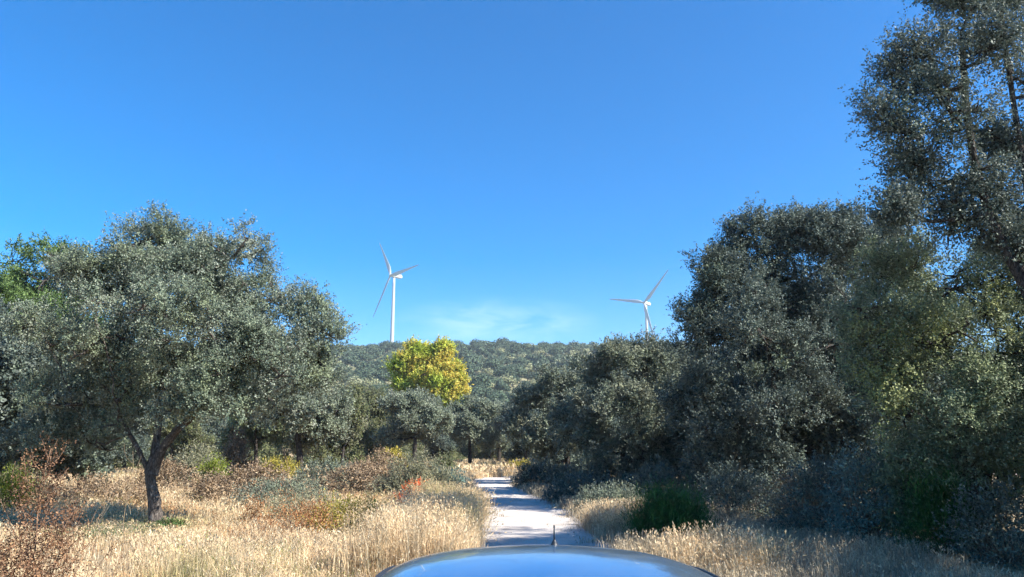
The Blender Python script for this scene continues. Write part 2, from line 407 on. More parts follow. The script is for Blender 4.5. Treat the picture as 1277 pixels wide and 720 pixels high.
right_oak = make_tree('holm_oak', 'broad green oak with yellowish patches standing right of the tallest round oak', 'tree', b3,
    px_lobes(b3, 14.2, [(1118, 345, 58, .5), (1190, 360, 64, 1), (1262, 345, 58, 1), (1098, 415, 48, 0), (1165, 430, 62, -.5), (1245, 440, 66, 0), (1120, 500, 50, 0),
        (1195, 520, 56, -.6), (1275, 540, 60, 0), (1160, 585, 44, 0), (1240, 620, 50, 0), (1330, 420, 70, 1), (1340, 540, 70, 1), (1200, 420, 70, 2.5), (1290, 480, 60, 2.5), (1120, 620, 34, .4)]),
    [(0, 0, 0), (.1, 0, 1.0), (.2, .1, 2.0)], .2, MIXED, BARKD, ncl=34, ns=20, nl=18, slen=.32, L=.048, W=.030, seed=31, sub=6, inner=.65, up=.45, under=.8,
    multi=[([(.3, .2, 0), (.6, .3, 1.2), (1.1, .5, 2.4)], .12)])
b4 = np.array([9.4, 12, 0.])
make_tree('tall_oak', 'tall airy oak with bare leaning limbs rising high above the right bank', 'tree', b4,
    px_lobes(b4, 12, [(1115, 110, 36, .3), (1160, 70, 40, 0), (1205, 25, 44, .5), (1185, -30, 44, .3), (1130, 165, 40, 0), (1185, 140, 48, -.4), (1240, 60, 36, -.6), (1135, 225, 34, .3), (1185, 225, 42, .2),
        (1240, 180, 40, .6), (1120, 265, 22, 0), (1215, 280, 38, .3), (1245, 260, 40, .4), (1262, 320, 34, .2), (1290, -10, 60, .5), (1300, 110, 55, 0), (1310, 220, 45, .5), (1380, 60, 80, 1), (1320, -90, 80, .8), (1230, -70, 50, 0)]),
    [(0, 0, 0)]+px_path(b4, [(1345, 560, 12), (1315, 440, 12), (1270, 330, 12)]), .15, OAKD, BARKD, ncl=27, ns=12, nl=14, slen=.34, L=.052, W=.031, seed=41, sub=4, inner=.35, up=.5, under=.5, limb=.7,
    multi=[(px_path(b4, [(1300, 400, 12), (1262, 330, 12), (1225, 250, 12), (1205, 150, 12), (1200, 60, 12)]), .075), (px_path(b4, [(1290, 380, 12.1), (1285, 260, 12.2), (1262, 120, 12.2), (1248, 10, 12)]), .06)])
b5 = np.array([4.7, 32, 0.])
make_tree('holm_oak', 'mid-sized holm oak with pale sunlit top between the round oak and the track', 'tree', b5,
    px_lobes(b5, 32, [(770, 455, 32, 0), (805, 462, 34, .5), (735, 475, 30, 0), (830, 500, 36, 0), (750, 510, 36, -1), (795, 520, 40, -1), (720, 530, 28, 0), (740, 560, 30, -.5), (800, 570, 34, -.5), (845, 560, 34, 0), (780, 480, 40, 2), (840, 470, 34, 2)]),
    [(0, 0, 0), (.1, 0, .8), (0, .1, 1.7)], .2, OAKG, BARKD, ncl=46, ns=12, nl=14, slen=.4, L=.09, W=.052, seed=51, sub=4, inner=.6, under=.7)
b6 = np.array([3.1, 42, 0.])
make_tree('holm_oak', 'dull brownish-green oak leaning over the track right before its bend', 'tree', b6,
    px_lobes(b6, 42, [(690, 480, 30, 0), (720, 470, 26, 1), (665, 505, 22, 0), (700, 520, 32, -1), (672, 545, 24, -.5), (715, 560, 28, -.5), (685, 575, 22, 0), (650, 530, 14, 0), (740, 500, 30, 1.5)]),
    [(0, 0, 0), (0, 0, 1), (-.2, 0, 2)], .2, OAKG, BARKD, ncl=44, ns=12, nl=13, slen=.42, L=.11, W=.062, seed=61, sub=4, inner=.6, under=.7)

# --- generic oaks (each kind built once, then copied)
def rlobes(rng, H, Rr, base, n):
    out = [(0, 0, H-Rr*.5, Rr*.48)]
    for i in range(n):
        a = i*2.4+rng.uniform(-.3, .3); z = base+Rr*.35+(H-Rr*.55-base-Rr*.35)*((i*.618+.2) % 1)
        f = (z-base)/(H-base); rad = Rr*(.62-.25*max(0, f-.45)*2)*rng.uniform(.75, 1.05); lr = Rr*rng.uniform(.34, .46)
        out.append((cos(a)*rad, sin(a)*rad, z, lr))
    return out
def proto(name, H, Rr, base, n, leafm, barkm, seed, tr=.18, low=False, **k):
    rng = np.random.default_rng(seed+1000)
    th = base+(H-base)*.25
    return make_tree(name, None, None, (0, 0, 0), rlobes(rng, H, Rr, base, n), [(0, 0, 0), (rng.uniform(-.15, .15), 0, th*.5), (rng.uniform(-.3, .3), .1, th)], tr, leafm, barkm, seed=seed, **k)
far_k = dict(sub=4, ncl=36, ns=10, nl=11, slen=.42, L=.125, W=.075, twig=.02)
P_A = proto('holm_oak', 7.0, 3.0, 1.7, 13, SILVER, BARKD, 71, tr=.22, **far_k)
P_B = proto('holm_oak', 6.5, 3.0, .6, 14, OAKD, BARKD, 72, tr=.2, under=.7, **far_k)
P_C = proto('olive_oak', 7.0, 2.8, 1.0, 12, OLIVE, BARKD, 73, tr=.16, under=.6, **far_k)
P_D = proto('green_pine', 11.0, 4.0, 3.0, 16, GREEN, BARKD, 74, tr=.25, sub=6, ncl=40, ns=14, nl=13, slen=.5, L=.13, W=.055, up=.7)
P_E = proto('green_oak', 6.5, 2.8, 1.6, 12, MIXED, BARKD, 75, tr=.18, under=.5, **far_k)
used = set()
def put(P, px, d, s, label, cat='tree', group=None, rz=0., sx=1.):
    o = P if P.name not in used else copy_tree(P)
    used.add(P.name)
    x = (px-638.5)/F*d*(cos(PITCH)+.0)  # depth along the lens axis is close to d*cos
    x = (px-638.5)/F*(d*cos(PITCH)-.3)
    o.location = (x, d, float(hz(x, d))-.05); o.scale = (s*sx, s*sx, s); o.rotation_euler = (0, 0, rz)
    tag(o, label, cat, group); return o
G1 = 'oaks at the far edge of the field'
put(P_B, 20, 27, .95, 'dark oak at the far edge of the field behind the rusty weed', group=G1, rz=1)
put(P_B, 105, 30, .98, 'dark oak hanging low behind the forked holm oak, left of its trunk', group=G1, rz=4)
put(P_B, -60, 24, 1.0, 'dark oak cut by the left border of the view', group=G1, rz=2.5)
put(P_D, 22, 46, 1.36, 'bright green pine rising behind the dark oaks on the far left', group='green pines behind the field', rz=0)
put(P_D, 62, 56, 1.02, 'smaller bright green pine peeping between its taller neighbour and the forked oak', group='green pines behind the field', rz=2)
put(P_D, -60, 50, 1.2, 'bright green pine at the very left edge of the view', group='green pines behind the field', rz=4)
put(P_C, 215, 52, .78, 'olive-green tree seen under the forked oak beside its right limb', group=G1, rz=1)
put(P_E, 318, 46, .85, 'fresh green tree behind the rusty conical bush', group=G1, rz=2)
put(P_A, 374, 40, .95, 'grey oak with a thin leaning trunk beyond the brambles', group=G1, rz=.7)
put(P_C, 425, 46, .83, 'pale olive oak right of the thin leaning trunk', group=G1, rz=3, sx=.9)
put(P_C, 458, 64, 1.02, 'olive-green tree left of the small mid-field oaks', group=G1, rz=5, sx=.8)
put(P_B, 155, 60, .9, 'dark oak far behind the trunk of the forked oak', group=G1, rz=5)
put(P_B, 268, 64, .92, 'dark oak far behind the grey twiggy bush', group=G1, rz=.3)
put(P_A, 516, 60, .97, 'round grey holm oak in front of the yellow poplar', group='small oaks beyond the bend', rz=2.2, sx=1.05)
put(P_A, 586, 68, .98, 'round grey holm oak with a forked dark trunk, right of the yellow poplar', group='small oaks beyond the bend', rz=5.2)
put(P_A, 622, 76, .98, 'half-hidden grey oak at the end of the track, close by the right bank', group='small oaks beyond the bend', rz=3.9)
put(P_B, 655, 66, .95, 'dark oak closing the gap above the bend of the track', group='small oaks beyond the bend', rz=1.2)
put(P_C, 470, 90, 1.15, 'light olive tree in the gap left of the yellow poplar', group='small oaks beyond the bend', rz=1.9)
put(P_E, 488, 100, 1.25, 'light green tree touching the left side of the yellow poplar', group='small oaks beyond the bend', rz=.9)
put(P_A, 560, 100, 1.0, 'grey oak behind the two round oaks beyond the bend', group='small oaks beyond the bend', rz=0.4)
put(P_B, 610, 96, .95, 'dark low oak behind the end of the track', group='small oaks beyond the bend', rz=0.4)
put(P_B, 985, 31, 1.35, 'dark oak standing close behind the tallest round oak, filling its gaps', group='oaks behind the right bank', rz=4)
put(P_B, 900, 42, 1.15, 'dark oak standing behind the tallest round oak', group='oaks behind the right bank', rz=2)
put(P_B, 1120, 24, .95, 'dark oak filling the bank behind the yellowish-green oak', group='oaks behind the right bank', rz=3)
put(P_B, 790, 56, 1.0, 'dark oak behind the mid-sized oak of the right bank', group='oaks behind the right bank', rz=5)

for k, (px, d, s_, P_, l) in enumerate([(30, 75, .9, P_B, 'dark oak in the thicket behind the field, left of the low hanging oak'), (120, 84, .9, P_C, 'olive tree in the thicket behind the low hanging dark oak'), (225, 78, .85, P_B, 'dark oak in the thicket behind the grey twiggy bush'),
        (300, 72, .8, P_C, 'olive tree in the thicket behind the rusty cone'), (345, 80, .95, P_E, 'green oak in the thicket left of the thin leaning trunk'), (395, 66, .8, P_B, 'dark oak in the thicket right of the thin leaning trunk'), (440, 84, 1., P_E, 'green oak in the thicket behind the pale olive oak'),
        (498, 78, .85, P_C, 'low olive tree behind the left side of the round grey oak'), (540, 84, .8, P_B, 'low dark oak behind the right side of the round grey oak'), (575, 112, 1.1, P_C, 'olive tree far behind the forked dark trunk'), (640, 88, .85, P_B, 'low dark oak behind the far end of the track'), (690, 78, 1., P_B, 'dark oak behind the brownish oak of the right bank'), (735, 50, .8, P_B, 'low dark oak filling the gap left of the mid-sized oak'), (860, 33, .75, P_B, 'low dark oak between the mid-sized and the tallest round oak'), (505, 130, 1.3, P_B, 'dark oak at the foot of the hill below the poplar'), (600, 128, 1.3, P_B, 'dark oak at the foot of the hill right of the poplar'), (650, 120, 1.3, P_C, 'olive tree at the foot of the hill above the bend')]):
    put(P_, px, d, s_, l, group='thicket behind the field', rz=k*1.7)

# --- yellow poplar
rng = np.random.default_rng(8); bp_ = np.array([-11.3, 100, float(hz(-11.3, 100))])
make_tree('yellow_poplar', 'bright yellow autumn tree glowing in front of the wooded hill', 'tree', bp_,
    px_lobes(bp_, 100, [(515, 447, 17, 0), (540, 447, 18, 1), (505, 463, 16, 0), (530, 465, 20, -1), (558, 463, 17, 0), (566, 482, 14, 0), (545, 486, 18, -1), (520, 485, 15, 0), (502, 480, 9, 0), (525, 452, 15, 1), (515, 470, 16, 1), (552, 470, 15, 1), (540, 475, 16, 1), (560, 500, 12, 0), (535, 505, 14, 0), (572, 492, 8, 0), (550, 440, 10, 0)]),
    [(0, 0, 0), (.1, 0, 2.5), (0, .2, 5)], .3, YELLOW, BARKB, ncl=44, ns=12, nl=14, slen=.85, L=.21, W=.16, up=1.3, seed=81, sub=7, inner=.4, twig=.03, under=.6)

# ------------------------------------------------------------------ bushes and weeds
def bush(name, label, px, d, w, h, leafm, seed, cat='bush', n=60, ns=8, nl=8, L=.06, W=.03, slen=.3, up=.6, stems=14, stemm=None, upright=0., py=None, depth=None, group=None, cone=0.):
    """low plant: stems fan out of the base, leaves sit in sprays round their ends"""
    rng = np.random.default_rng(seed)
    x = (px-638.5)/F*(d*cos(PITCH)-.3); root = empty(name, (x, d, float(hz(x, d))-.02)); tag(root, label, cat, group)
    mb = MB(); dep = depth or w*.8
    u = unit(rng.normal(size=(n, 3))); u[:, 2] = abs(u[:, 2])
    f = rng.uniform(.35, 1, (n, 1))**.5
    cc = u*f*np.array([w/2, dep/2, h*.82]); cc[:, 2] += .05
    if cone: cc[:, :2] *= (1-cone*np.clip(cc[:, 2:3]/h, 0, 1))
    cc[:, :2] *= 1-.12*rng.random((n, 1))
    oo = unit(u+np.array([0, 0, upright*2]))
    for i in range(min(n, stems*3)):
        c = cc[i]; b = np.array([c[0]*.15, c[1]*.15, 0])
        mb.tube(bow(rng, b, c, 5, .1), np.linspace(.014, .004, 5)*max(1, h*.7), 4)
    mb.build('stems', stemm or BARKB, root, smooth=True)
    v = sprays(rng, cc, oo, ns, nl, slen, L, W, .7*(1-upright*.75), up, crad=slen*.35)
    v[:, 2] = np.maximum(v[:, 2], 0.0)
    mesh_np('leaves', v, [quads(v)], leafm, root)
    return root

bush('conical_bush', 'rust-brown conical dry bush at the far side of the field', 293, 40, 2.0, 3.3, TWIGGY, 101, n=130, cone=.8, L=.11, W=.05, slen=.35)
bush('twiggy_bush', 'grey-green twiggy bush right of the forked oak, left of the rusty cone', 245, 36, 3.2, 2.5, GREYB, 102, n=130, L=.10, W=.045, ns=7)
bush('yellow_bush', 'yellow-green bush in front of the rusty cone', 268, 34, 1.5, 1.7, LIME, 103, n=60, L=.09, W=.04)
bush('yellow_bush', 'yellow-olive bush under the thin leaning trunk', 345, 35, 2.2, 1.5, YGREEN, 104, n=80, L=.09, W=.04)
bush('bramble', 'reddish-brown bramble mound at the middle of the far field', 325, 29, 3.6, 1.35, TWIGGY, 105, n=150, L=.09, W=.045)
bush('bramble', 'dark green and brown bramble in front of the thin leaning trunk', 352, 25, 3.4, .95, OAKG, 106, n=130, L=.07, W=.035)
bush('bramble', 'brown bramble left of the reddish mound', 272, 27, 2.4, .95, TWIGGY, 107, n=100, L=.08, W=.04)
bush('bramble', 'brown-topped bramble heap left of the grey-green trackside bush', 450, 30, 3.6, 1.35, TWIGGY, 108, n=150, L=.09, W=.045)
bush('bramble', 'dark bramble at the foot of the pale olive oak', 410, 33, 3.2, 1.4, OAKG, 109, n=120, L=.09, W=.045)
bush('trackside_bush', 'big grey-green bush beside the track, left of the bend', 520, 29, 3.3, 1.85, GREYB, 110, n=200, L=.08, W=.038, ns=9)
bush('trackside_bush', 'low grey-green bush touching the track, right of the big one', 556, 31, 2.0, 1.15, BLUEB, 111, n=110, L=.08, W=.038)
bush('trackside_bush', 'brown twiggy bush behind the big grey-green trackside bush', 478, 37, 3.0, 2.0, TWIGGY, 112, n=120, L=.09, W=.04)
bush('yellow_bush', 'yellow bush peeping over the big trackside bush', 488, 44, 1.9, 2.4, YGREEN, 113, n=90, L=.12, W=.06)
bush('red_shrub', 'small bright orange-red shrub in the grass before the grey-green bush', 512, 21.5, .85, 1.0, RED, 114, n=34, L=.05, W=.03, slen=.2)
bush('red_shrub', 'tiny dull red tuft in the grass right of the forked oak', 318, 17.5, .5, .75, RUST, 115, n=22, L=.045, W=.025, slen=.2)
bush('yellow_bush', 'straw-yellow leafy bush in the grass left of the red shrub', 432, 17.2, 2.2, .85, YGREEN, 116, n=90, L=.05, W=.025, slen=.25, upright=.3)
bush('weed_clump', 'rusty weed clump between the yellow leafy bush and the forked oak', 372, 16.5, 1.9, .78, RUST, 117, cat='weed', n=60, L=.045, W=.02, slen=.3, upright=.4)
bush('weed_clump', 'low green creeper round the foot of the forked oak', 212, 17.3, .8, .16, GREEN, 118, cat='weed', n=34, L=.045, W=.027, slen=.1)
bush('weed_clump', 'olive green weed patch in the grass left of the forked trunk foot', 158, 15.4, 1.9, .22, OLIVE, 119, cat='weed', n=60, L=.04, W=.02, slen=.13, upright=.3)
bush('green_shrub', 'lime-green upright shrub on the far left before the dark oaks', 18, 22.5, 1.15, 1.15, LIME, 120, n=60, ns=10, nl=9, L=.09, W=.02, slen=.4, upright=.9, up=1.2)
bush('grey_bush', 'pale grey-green bush behind the lime-green shrub', 8, 25.5, 2.6, 1.9, GREYB, 121, n=110, L=.08, W=.035)
bush('bramble', 'reddish-brown bramble under the low branches left of the forked trunk', 110, 24, 4.2, .95, TWIGGY, 122, n=130, L=.07, W=.04)
bush('bramble', 'dry brown bramble behind the forked trunk', 205, 31, 3.0, 1.4, TWIGGY, 123, n=110, L=.09, W=.04)
bush('grey_bush', 'pale dry bush behind the golden verge, before the dark bramble', 385, 20.5, 2.6, .8, GREYB, 124, n=80, L=.055, W=.025, slen=.25)
# right bank
bush('green_broom', 'large rush-like green broom in the shade beside the golden tuft', 835, 15.6, 1.5, .62, BROOM, 131, n=130, ns=14, nl=9, L=.16, W=.013, slen=.45, upright=1.2, up=1.6)
bush('green_broom', 'small green broom glowing in the black shade under the right oak', 1174, 13.6, .75, 1.15, BROOM, 132, n=90, ns=12, nl=9, L=.14, W=.013, slen=.5, upright=1.2, up=1.6)
bush('dark_bush', 'blue-grey bush under the oak, between the two green brooms', 1085, 15, 1.5, 2.1, BLUEB, 133, n=170, L=.06, W=.03)
bush('dark_bush', 'low grey-green bush left of the large green broom', 762, 22, 2.2, .75, OAKG, 134, n=110, L=.07, W=.03, upright=.3)
bush('dark_bush', 'dark leafy bush at the track edge under the brownish oak', 672, 37, 2.2, 1.5, OAKD, 135, n=120, L=.10, W=.055)
bush('dark_bush', 'shaded dark bush at the foot of the mid-sized oak', 725, 27, 2.6, 1.0, OAKD, 136, n=120, L=.08, W=.045)
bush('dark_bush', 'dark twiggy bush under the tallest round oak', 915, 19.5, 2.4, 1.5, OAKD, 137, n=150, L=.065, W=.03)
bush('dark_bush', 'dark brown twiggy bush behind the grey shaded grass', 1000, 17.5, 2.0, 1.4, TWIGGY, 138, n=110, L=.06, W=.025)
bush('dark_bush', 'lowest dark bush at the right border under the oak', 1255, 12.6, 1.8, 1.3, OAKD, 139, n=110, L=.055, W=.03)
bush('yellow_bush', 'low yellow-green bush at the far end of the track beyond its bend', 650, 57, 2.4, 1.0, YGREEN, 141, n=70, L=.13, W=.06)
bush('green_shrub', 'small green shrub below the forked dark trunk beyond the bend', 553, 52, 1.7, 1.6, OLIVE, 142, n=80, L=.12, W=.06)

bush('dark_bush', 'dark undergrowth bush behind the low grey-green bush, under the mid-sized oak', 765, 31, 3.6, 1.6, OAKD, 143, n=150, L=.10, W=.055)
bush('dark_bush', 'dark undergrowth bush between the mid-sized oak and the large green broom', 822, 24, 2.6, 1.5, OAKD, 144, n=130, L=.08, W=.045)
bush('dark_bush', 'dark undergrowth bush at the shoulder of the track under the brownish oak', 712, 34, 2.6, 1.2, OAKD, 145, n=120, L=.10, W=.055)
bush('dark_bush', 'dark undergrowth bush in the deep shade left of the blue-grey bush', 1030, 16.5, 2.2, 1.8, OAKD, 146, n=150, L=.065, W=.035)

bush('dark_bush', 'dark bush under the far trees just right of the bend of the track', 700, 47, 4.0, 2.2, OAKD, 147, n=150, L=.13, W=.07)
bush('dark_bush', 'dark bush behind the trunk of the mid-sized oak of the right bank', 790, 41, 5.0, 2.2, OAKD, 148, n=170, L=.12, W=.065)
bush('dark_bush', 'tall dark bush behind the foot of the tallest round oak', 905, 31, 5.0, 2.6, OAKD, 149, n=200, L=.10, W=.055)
scrub = bush('scrub_bush', None, 40, 66, 6.0, 2.6, OLIVE, 150, n=200, L=.17, W=.09, slen=.4)
for k, (px, d, s_) in enumerate([(40, 66, 1.), (110, 58, .9), (180, 66, 1.), (250, 60, .9), (330, 66, 1.), (395, 58, .8), (440, 68, 1.), (495, 74, .9), (548, 86, 1.), (590, 98, 1.1), (640, 104, 1.2), (690, 88, 1.), (-20, 60, 1.), (300, 90, 1.4), (470, 96, 1.4), (540, 112, 1.4)]):
    o = scrub if k == 0 else copy_tree(scrub)
    x = (px-638.5)/F*(d*cos(PITCH)-.3); o.location = (x, d, float(hz(x, d))-.05); o.rotation_euler = (0, 0, k*1.9); o.scale = (s_, s_, s_)
    tag(o, 'low olive-green scrub bush filling the gaps beneath the far trees', 'bush', 'scrub bushes beneath the far trees')

# the tall rusty dock plant in front
def dock(label, x, y, H, seed, leaf=SEED, nb=34, wide=.32):
    rng = np.random.default_rng(seed); z0 = float(hz(x, y))
    root = empty('rusty_weed', (x, y, z0)); tag(root, label, 'weed')
    mb = MB(); cl = []; oo = []
    stem = bow(rng, (0, 0, 0), (rng.uniform(-.06, .06), 0, H), 9, .03)
    mb.tube(stem, np.linspace(.011, .004, 9), 5)
    for i in range(nb):
        f = .18+.8*(i/nb); k = f*8; j = int(k); j = min(j, 7); p0 = stem[j]+(stem[j+1]-stem[j])*(k-j)
        a = i*2.4; ln = wide*(1.35-f)*rng.uniform(.7, 1.25)
        p1 = p0+np.array([cos(a)*ln, sin(a)*ln, ln*rng.uniform(.9, 1.7)])
        br = bow(rng, p0, p1, 6, .12, .35); mb.tube(br, np.linspace(.005, .002, 6), 4)
        m = int(16+18*rng.random()*(1.3-f)); t = rng.uniform(.2, 1, m); idx = t*5; jj = np.minimum(idx.astype(int), 4)
        cl.append(br[jj]+(br[jj+1]-br[jj])*(idx-jj)[:, None]); oo.append(np.tile(unit(p1-p0), (m, 1)))
    mb.build('stem', leaf if leaf is not SEED else BARKR, root, smooth=True)
    cc = np.vstack(cl); o_ = np.vstack(oo)
    v = sprays(rng, cc, o_, 1, 5, .035, .021, .014, .9, .1, crad=.008)
    mesh_np('seed_heads', v, [quads(v)], leaf, root)
    return root
BARKR = bark_mat('rusty_stem', (.16, .09, .06), (.26, .16, .10), (.36, .25, .18), 20)
put(P_B, 1590, 13.5, 1.05, 'unseen dark oak added for shade beyond the right border, behind the tall airy oak', group='oaks behind the right bank', rz=1)  # out-of-view oak, added to cast shade from the right
o = copy_tree(P_A); o.location = (13.2, 6.6, 0); o.scale = (.95, .95, .95); tag(o, 'unseen grey oak added to shade the right foreground, level with the parked car', 'tree', 'oaks behind the right bank')  # added outside the frame so its shadow falls on the right foreground
o = copy_tree(right_oak); o.location = (12.1, 11.0, 0); o.rotation_euler = (0, 0, pi); tag(o, 'unseen green oak added to shade the right bank, just ahead of the parked car', 'tree', 'oaks behind the right bank')  # extra oak out of view, put here to darken the lower right bank
p = at(45, 640, 6.6); dock('tall dead rust-brown weed with upright stems in the left foreground', p[0], 6.6, 1.85, 201, nb=44, wide=.42)
p = at(82, 640, 6.9); dock('shorter dead rust-brown weed leaning right of the tallest one', p[0], 6.9, 1.30, 202, nb=30, wide=.4)
p = at(12, 640, 6.3); dock('shorter dead rust-brown weed at the left border of the view', p[0], 6.3, 1.12, 203, nb=30, wide=.42)
# tall thin stalks
def stalk(label, px, d, H, lean, seed):
    rng = np.random.default_rng(seed); x = (px-638.5)/F*(d*cos(PITCH)-.3)
    mb = MB(); mb.tube(bow(rng, (0, 0, -.05), (lean, 0, H), 9, .05), np.linspace(.006, .0025, 9), 5)
    for i in range(5):
        f = .5+.1*i; b = np.array([lean*f, 0, H*f]); a = rng.uniform(0, 6.28)
        mb.tube(bow(rng, b, b+np.array([cos(a)*.14, sin(a)*.14, .28]), 4, .1), np.linspace(.003, .0015, 4), 4)
    o = mb.build('dry_stalk', TWIGGY, smooth=True); o.location = (x, d, float(hz(x, d))); tag(o, label, 'stalk', 'thin dead stalks in the field')
stalk('tall thin dead stalk standing just left of the forked trunk', 163, 11, 1.75, -.12, 211)
stalk('curved thin dead stalk between the rusty weed and the forked oak', 112, 11.5, 1.35, .18, 212)
stalk('long bent reddish stalk arching over the brambles', 385, 19, 1.95, -.75, 213)
stalk('thin dead stalk rising beside the straw-yellow leafy bush', 400, 13.5, 1.1, .15, 214)

# ------------------------------------------------------------------ grass
def blades(rng, base, h, w, lean, seedfrac=.3, nearseed=True):
    n = len(base); a = rng.uniform(0, 2*pi, n); dr = np.stack([np.cos(a), np.sin(a), np.zeros(n)], -1)
    b2 = a+pi/2+rng.normal(size=n)*.4; sd = np.stack([np.cos(b2), np.sin(b2), np.zeros(n)], -1)*(w/2)[:, None]
    ln = (lean*np.abs(rng.normal(size=n))*h)[:, None]; up = np.array([0, 0, 1.])
    hm = h[:, None]
    mid = base+dr*ln*.30+up*hm*.55; tip = base+dr*ln+up*hm*np.maximum(.55, 1-.25*(ln/hm)**2)
    v = np.stack([base-sd, base+sd, mid+sd*.8, mid-sd*.8, tip], 1).reshape(-1, 3)
    i = np.arange(n)[:, None]*5
    q = i+np.array([[0, 1, 2, 3]]); t = i+np.array([[3, 2, 4]])
    k = rng.random(n) < seedfrac
    if k.any():
        m = k.sum(); T = np.repeat(tip[k], 3, 0); M = np.repeat(mid[k], 3, 0); f = rng.uniform(0, .38, (m*3, 1))
        pos = T+(M-T)*f; ax = unit(T-M)+rng.normal(size=pos.shape)*.35
        L_ = np.repeat(w[k], 3)*5.5; s = leaves(rng, pos, ax, rng.normal(size=pos.shape), L_, L_*.32)
        q = np.vstack([q, quads(s)+len(v)]); v = np.vstack([v, s])
    return v, q, t
def field(rng, xr, yr, dens, keep, hfun, per=9, rad=.10, w=.007, lean=.35, seedfrac=.3):
    area = (xr[1]-xr[0])*(yr[1]-yr[0]); nt_ = int(area*dens/per)
    c = np.stack([rng.uniform(*xr, nt_), rng.uniform(*yr, nt_)], -1)
    c = c[keep(c, rng)]
    if not len(c): return np.zeros((0, 3))
    b = np.repeat(c, per, 0)+rng.normal(size=(len(c)*per, 2))*rad
    return b
def emit(name, label, parts, mat):
    V = []; Q = []; T = []; n = 0
    for v, q, t in parts: V.append(v); Q.append(q+n); T.append(t+n); n += len(v)
    o = mesh_np(name, np.vstack(V), [np.vstack(T), np.vstack(Q)], mat); tag(o, label, 'grass', kind='stuff'); return o
def nz2(x, y, s, p=0.):
    return (np.sin(x*s+1.3+p)*np.cos(y*s*.9+.4*p)+.6*np.sin(x*s*2.3+y*s*1.7+p)+.4*np.sin(y*s*3.1-x*s*2.7+2*p))/2
def view(c, lo=-650, hi=1900):
    px = 638.5+F*c[:, 0]/np.maximum(c[:, 1]*cos(PITCH)+1.5, 1)
    return (px > lo) & (px < hi)
def mk(rng, xy, hbase, hvar, w, lean, seedfrac=.3):
    h = hbase*(1+hvar*nz2(xy[:, 0], xy[:, 1], .9))*rng.uniform(.45, 1.15, len(xy))
    h = h*(1-.62*np.exp(-(((xy[:, 0]+7.4)/1.6)**2+((xy[:, 1]-15.9)/1.9)**2)))
    base = np.c_[xy, hz(xy[:, 0], xy[:, 1])-.02]
    return blades(rng, base, h, np.full(len(xy), w)*rng.uniform(.6, 1.3, len(xy)), lean, seedfrac)
rg = np.random.default_rng(77)
def left_keep(c, r): return (c[:, 0] < road_x(c[:, 1])) & (road_dist(c) > 1.28+.25*r.random(len(c))) & view(c) & (r.random(len(c)) < .62+.5*nz2(c[:, 0], c[:, 1], .8))
def rcoin(c, r): return r.random(len(c))
bands = [((-12, 0), (1, 12), 900, .0065), ((-22, 0), (12, 20), 750, .009), ((-32, 0), (20, 32), 420, .013), ((-48, 0), (32, 62), 190, .022)]
parts = []
for xr, yr, de, w in bands:
    b = field(rg, xr, yr, de, left_keep, None); parts.append(mk(rg, b, .36, .6, w, .55))
emit('dry_grass', 'golden dry grass covering the field left of the track', parts, GRASS)
parts = []
for xr, yr, de, w in bands[:3]:
    b = field(rg, xr, yr, de*.45, lambda c, r: left_keep(c, r) & (nz2(c[:, 0], c[:, 1], .55, 2.) > .18), None); parts.append(mk(rg, b, .32, .3, w, .5, .1))
emit('green_grass', 'olive green grass and herbs mixed into the dry field', parts, GRASSG)
parts = []
for xr, yr, de, w in bands[:3]:
    b = field(rg, xr, yr, de*.4, lambda c, r: left_keep(c, r) & (nz2(c[:, 0], c[:, 1], .7, 4.) > .30), None); parts.append(mk(rg, b, .36, .3, w, .45, .3))
emit('reddish_grass', 'reddish-brown withered grass patches in the field', parts, GRASSR)
# tall verge left of the track
def verge(c, r):
    d = road_dist(c); return (c[:, 0] < road_x(c[:, 1])) & (d > 1.30+.12*r.random(len(c))) & (d < 2.9+.5*nz2(c[:, 0], c[:, 1], 1.1)) & view(c)
parts = []
b = field(rg, (-5, 0), (11, 21.5), 1500, verge, None, per=14, rad=.09); parts.append(mk(rg, b, .86, .28, .008, .36, .6))
b = field(rg, (-6, 0), (21.5, 45), 420, verge, None, per=12, rad=.1); parts.append(mk(rg, b, .55, .25, .016, .35, .5))
emit('tall_verge_grass', 'tall feathery golden grass along the left edge of the track', parts, GRASS)
# tufts creeping over the edges and the middle of the track
def creep(c, r):
    d = road_dist(c); return (d < 1.5) & (d > .75) & view(c) & (r.random(len(c)) < .10+.9*smooth(.8, 1.45, d)) & (nz2(c[:, 0], c[:, 1], 2.1, 1.) > -.1)
b = field(rg, (-4, 3), (11, 46), 130, creep, None, per=9, rad=.07)
emit('creeping_grass', 'low withered tufts creeping over the edges of the track', [mk(rg, b, .13, .5, .012, .7, .1)], GRASSW)
st_c = np.stack([rg.uniform(-4, 3, 9000), rg.uniform(8, 48, 9000)], -1); dd = road_dist(st_c); st_c = st_c[(dd < 1.45) & (rg.random(9000) < .12+.5*(dd > 1.0)+.25*(dd < .25))]
tet = np.array([[1, 0, 0], [-.5, .9, 0], [-.5, -.8, .1], [0, 0, .7], [.1, .1, -.5]]); rs = rg.uniform(.012, .04, (len(st_c), 1, 1)); jit = rg.uniform(.6, 1.3, (len(st_c), 5, 3))
sv = tet[None]*jit*rs; sv[..., :2] += st_c[:, None]; sv[..., 2] += (hz(st_c[:, 0], st_c[:, 1])+.018)[:, None]
si = np.arange(len(st_c))[:, None, None]*5+np.array([[0, 1, 3], [1, 2, 3], [2, 0, 3], [1, 0, 4], [2, 1, 4], [0, 2, 4]])[None]
so_ = mesh_np('gravel', sv.reshape(-1, 3), [si.reshape(-1, 3)], plain('pale_stone', (.48, .43, .37), .9, nz=.3, scale=8)); tag(so_, 'loose pale stones scattered on the track', 'gravel', kind='stuff')
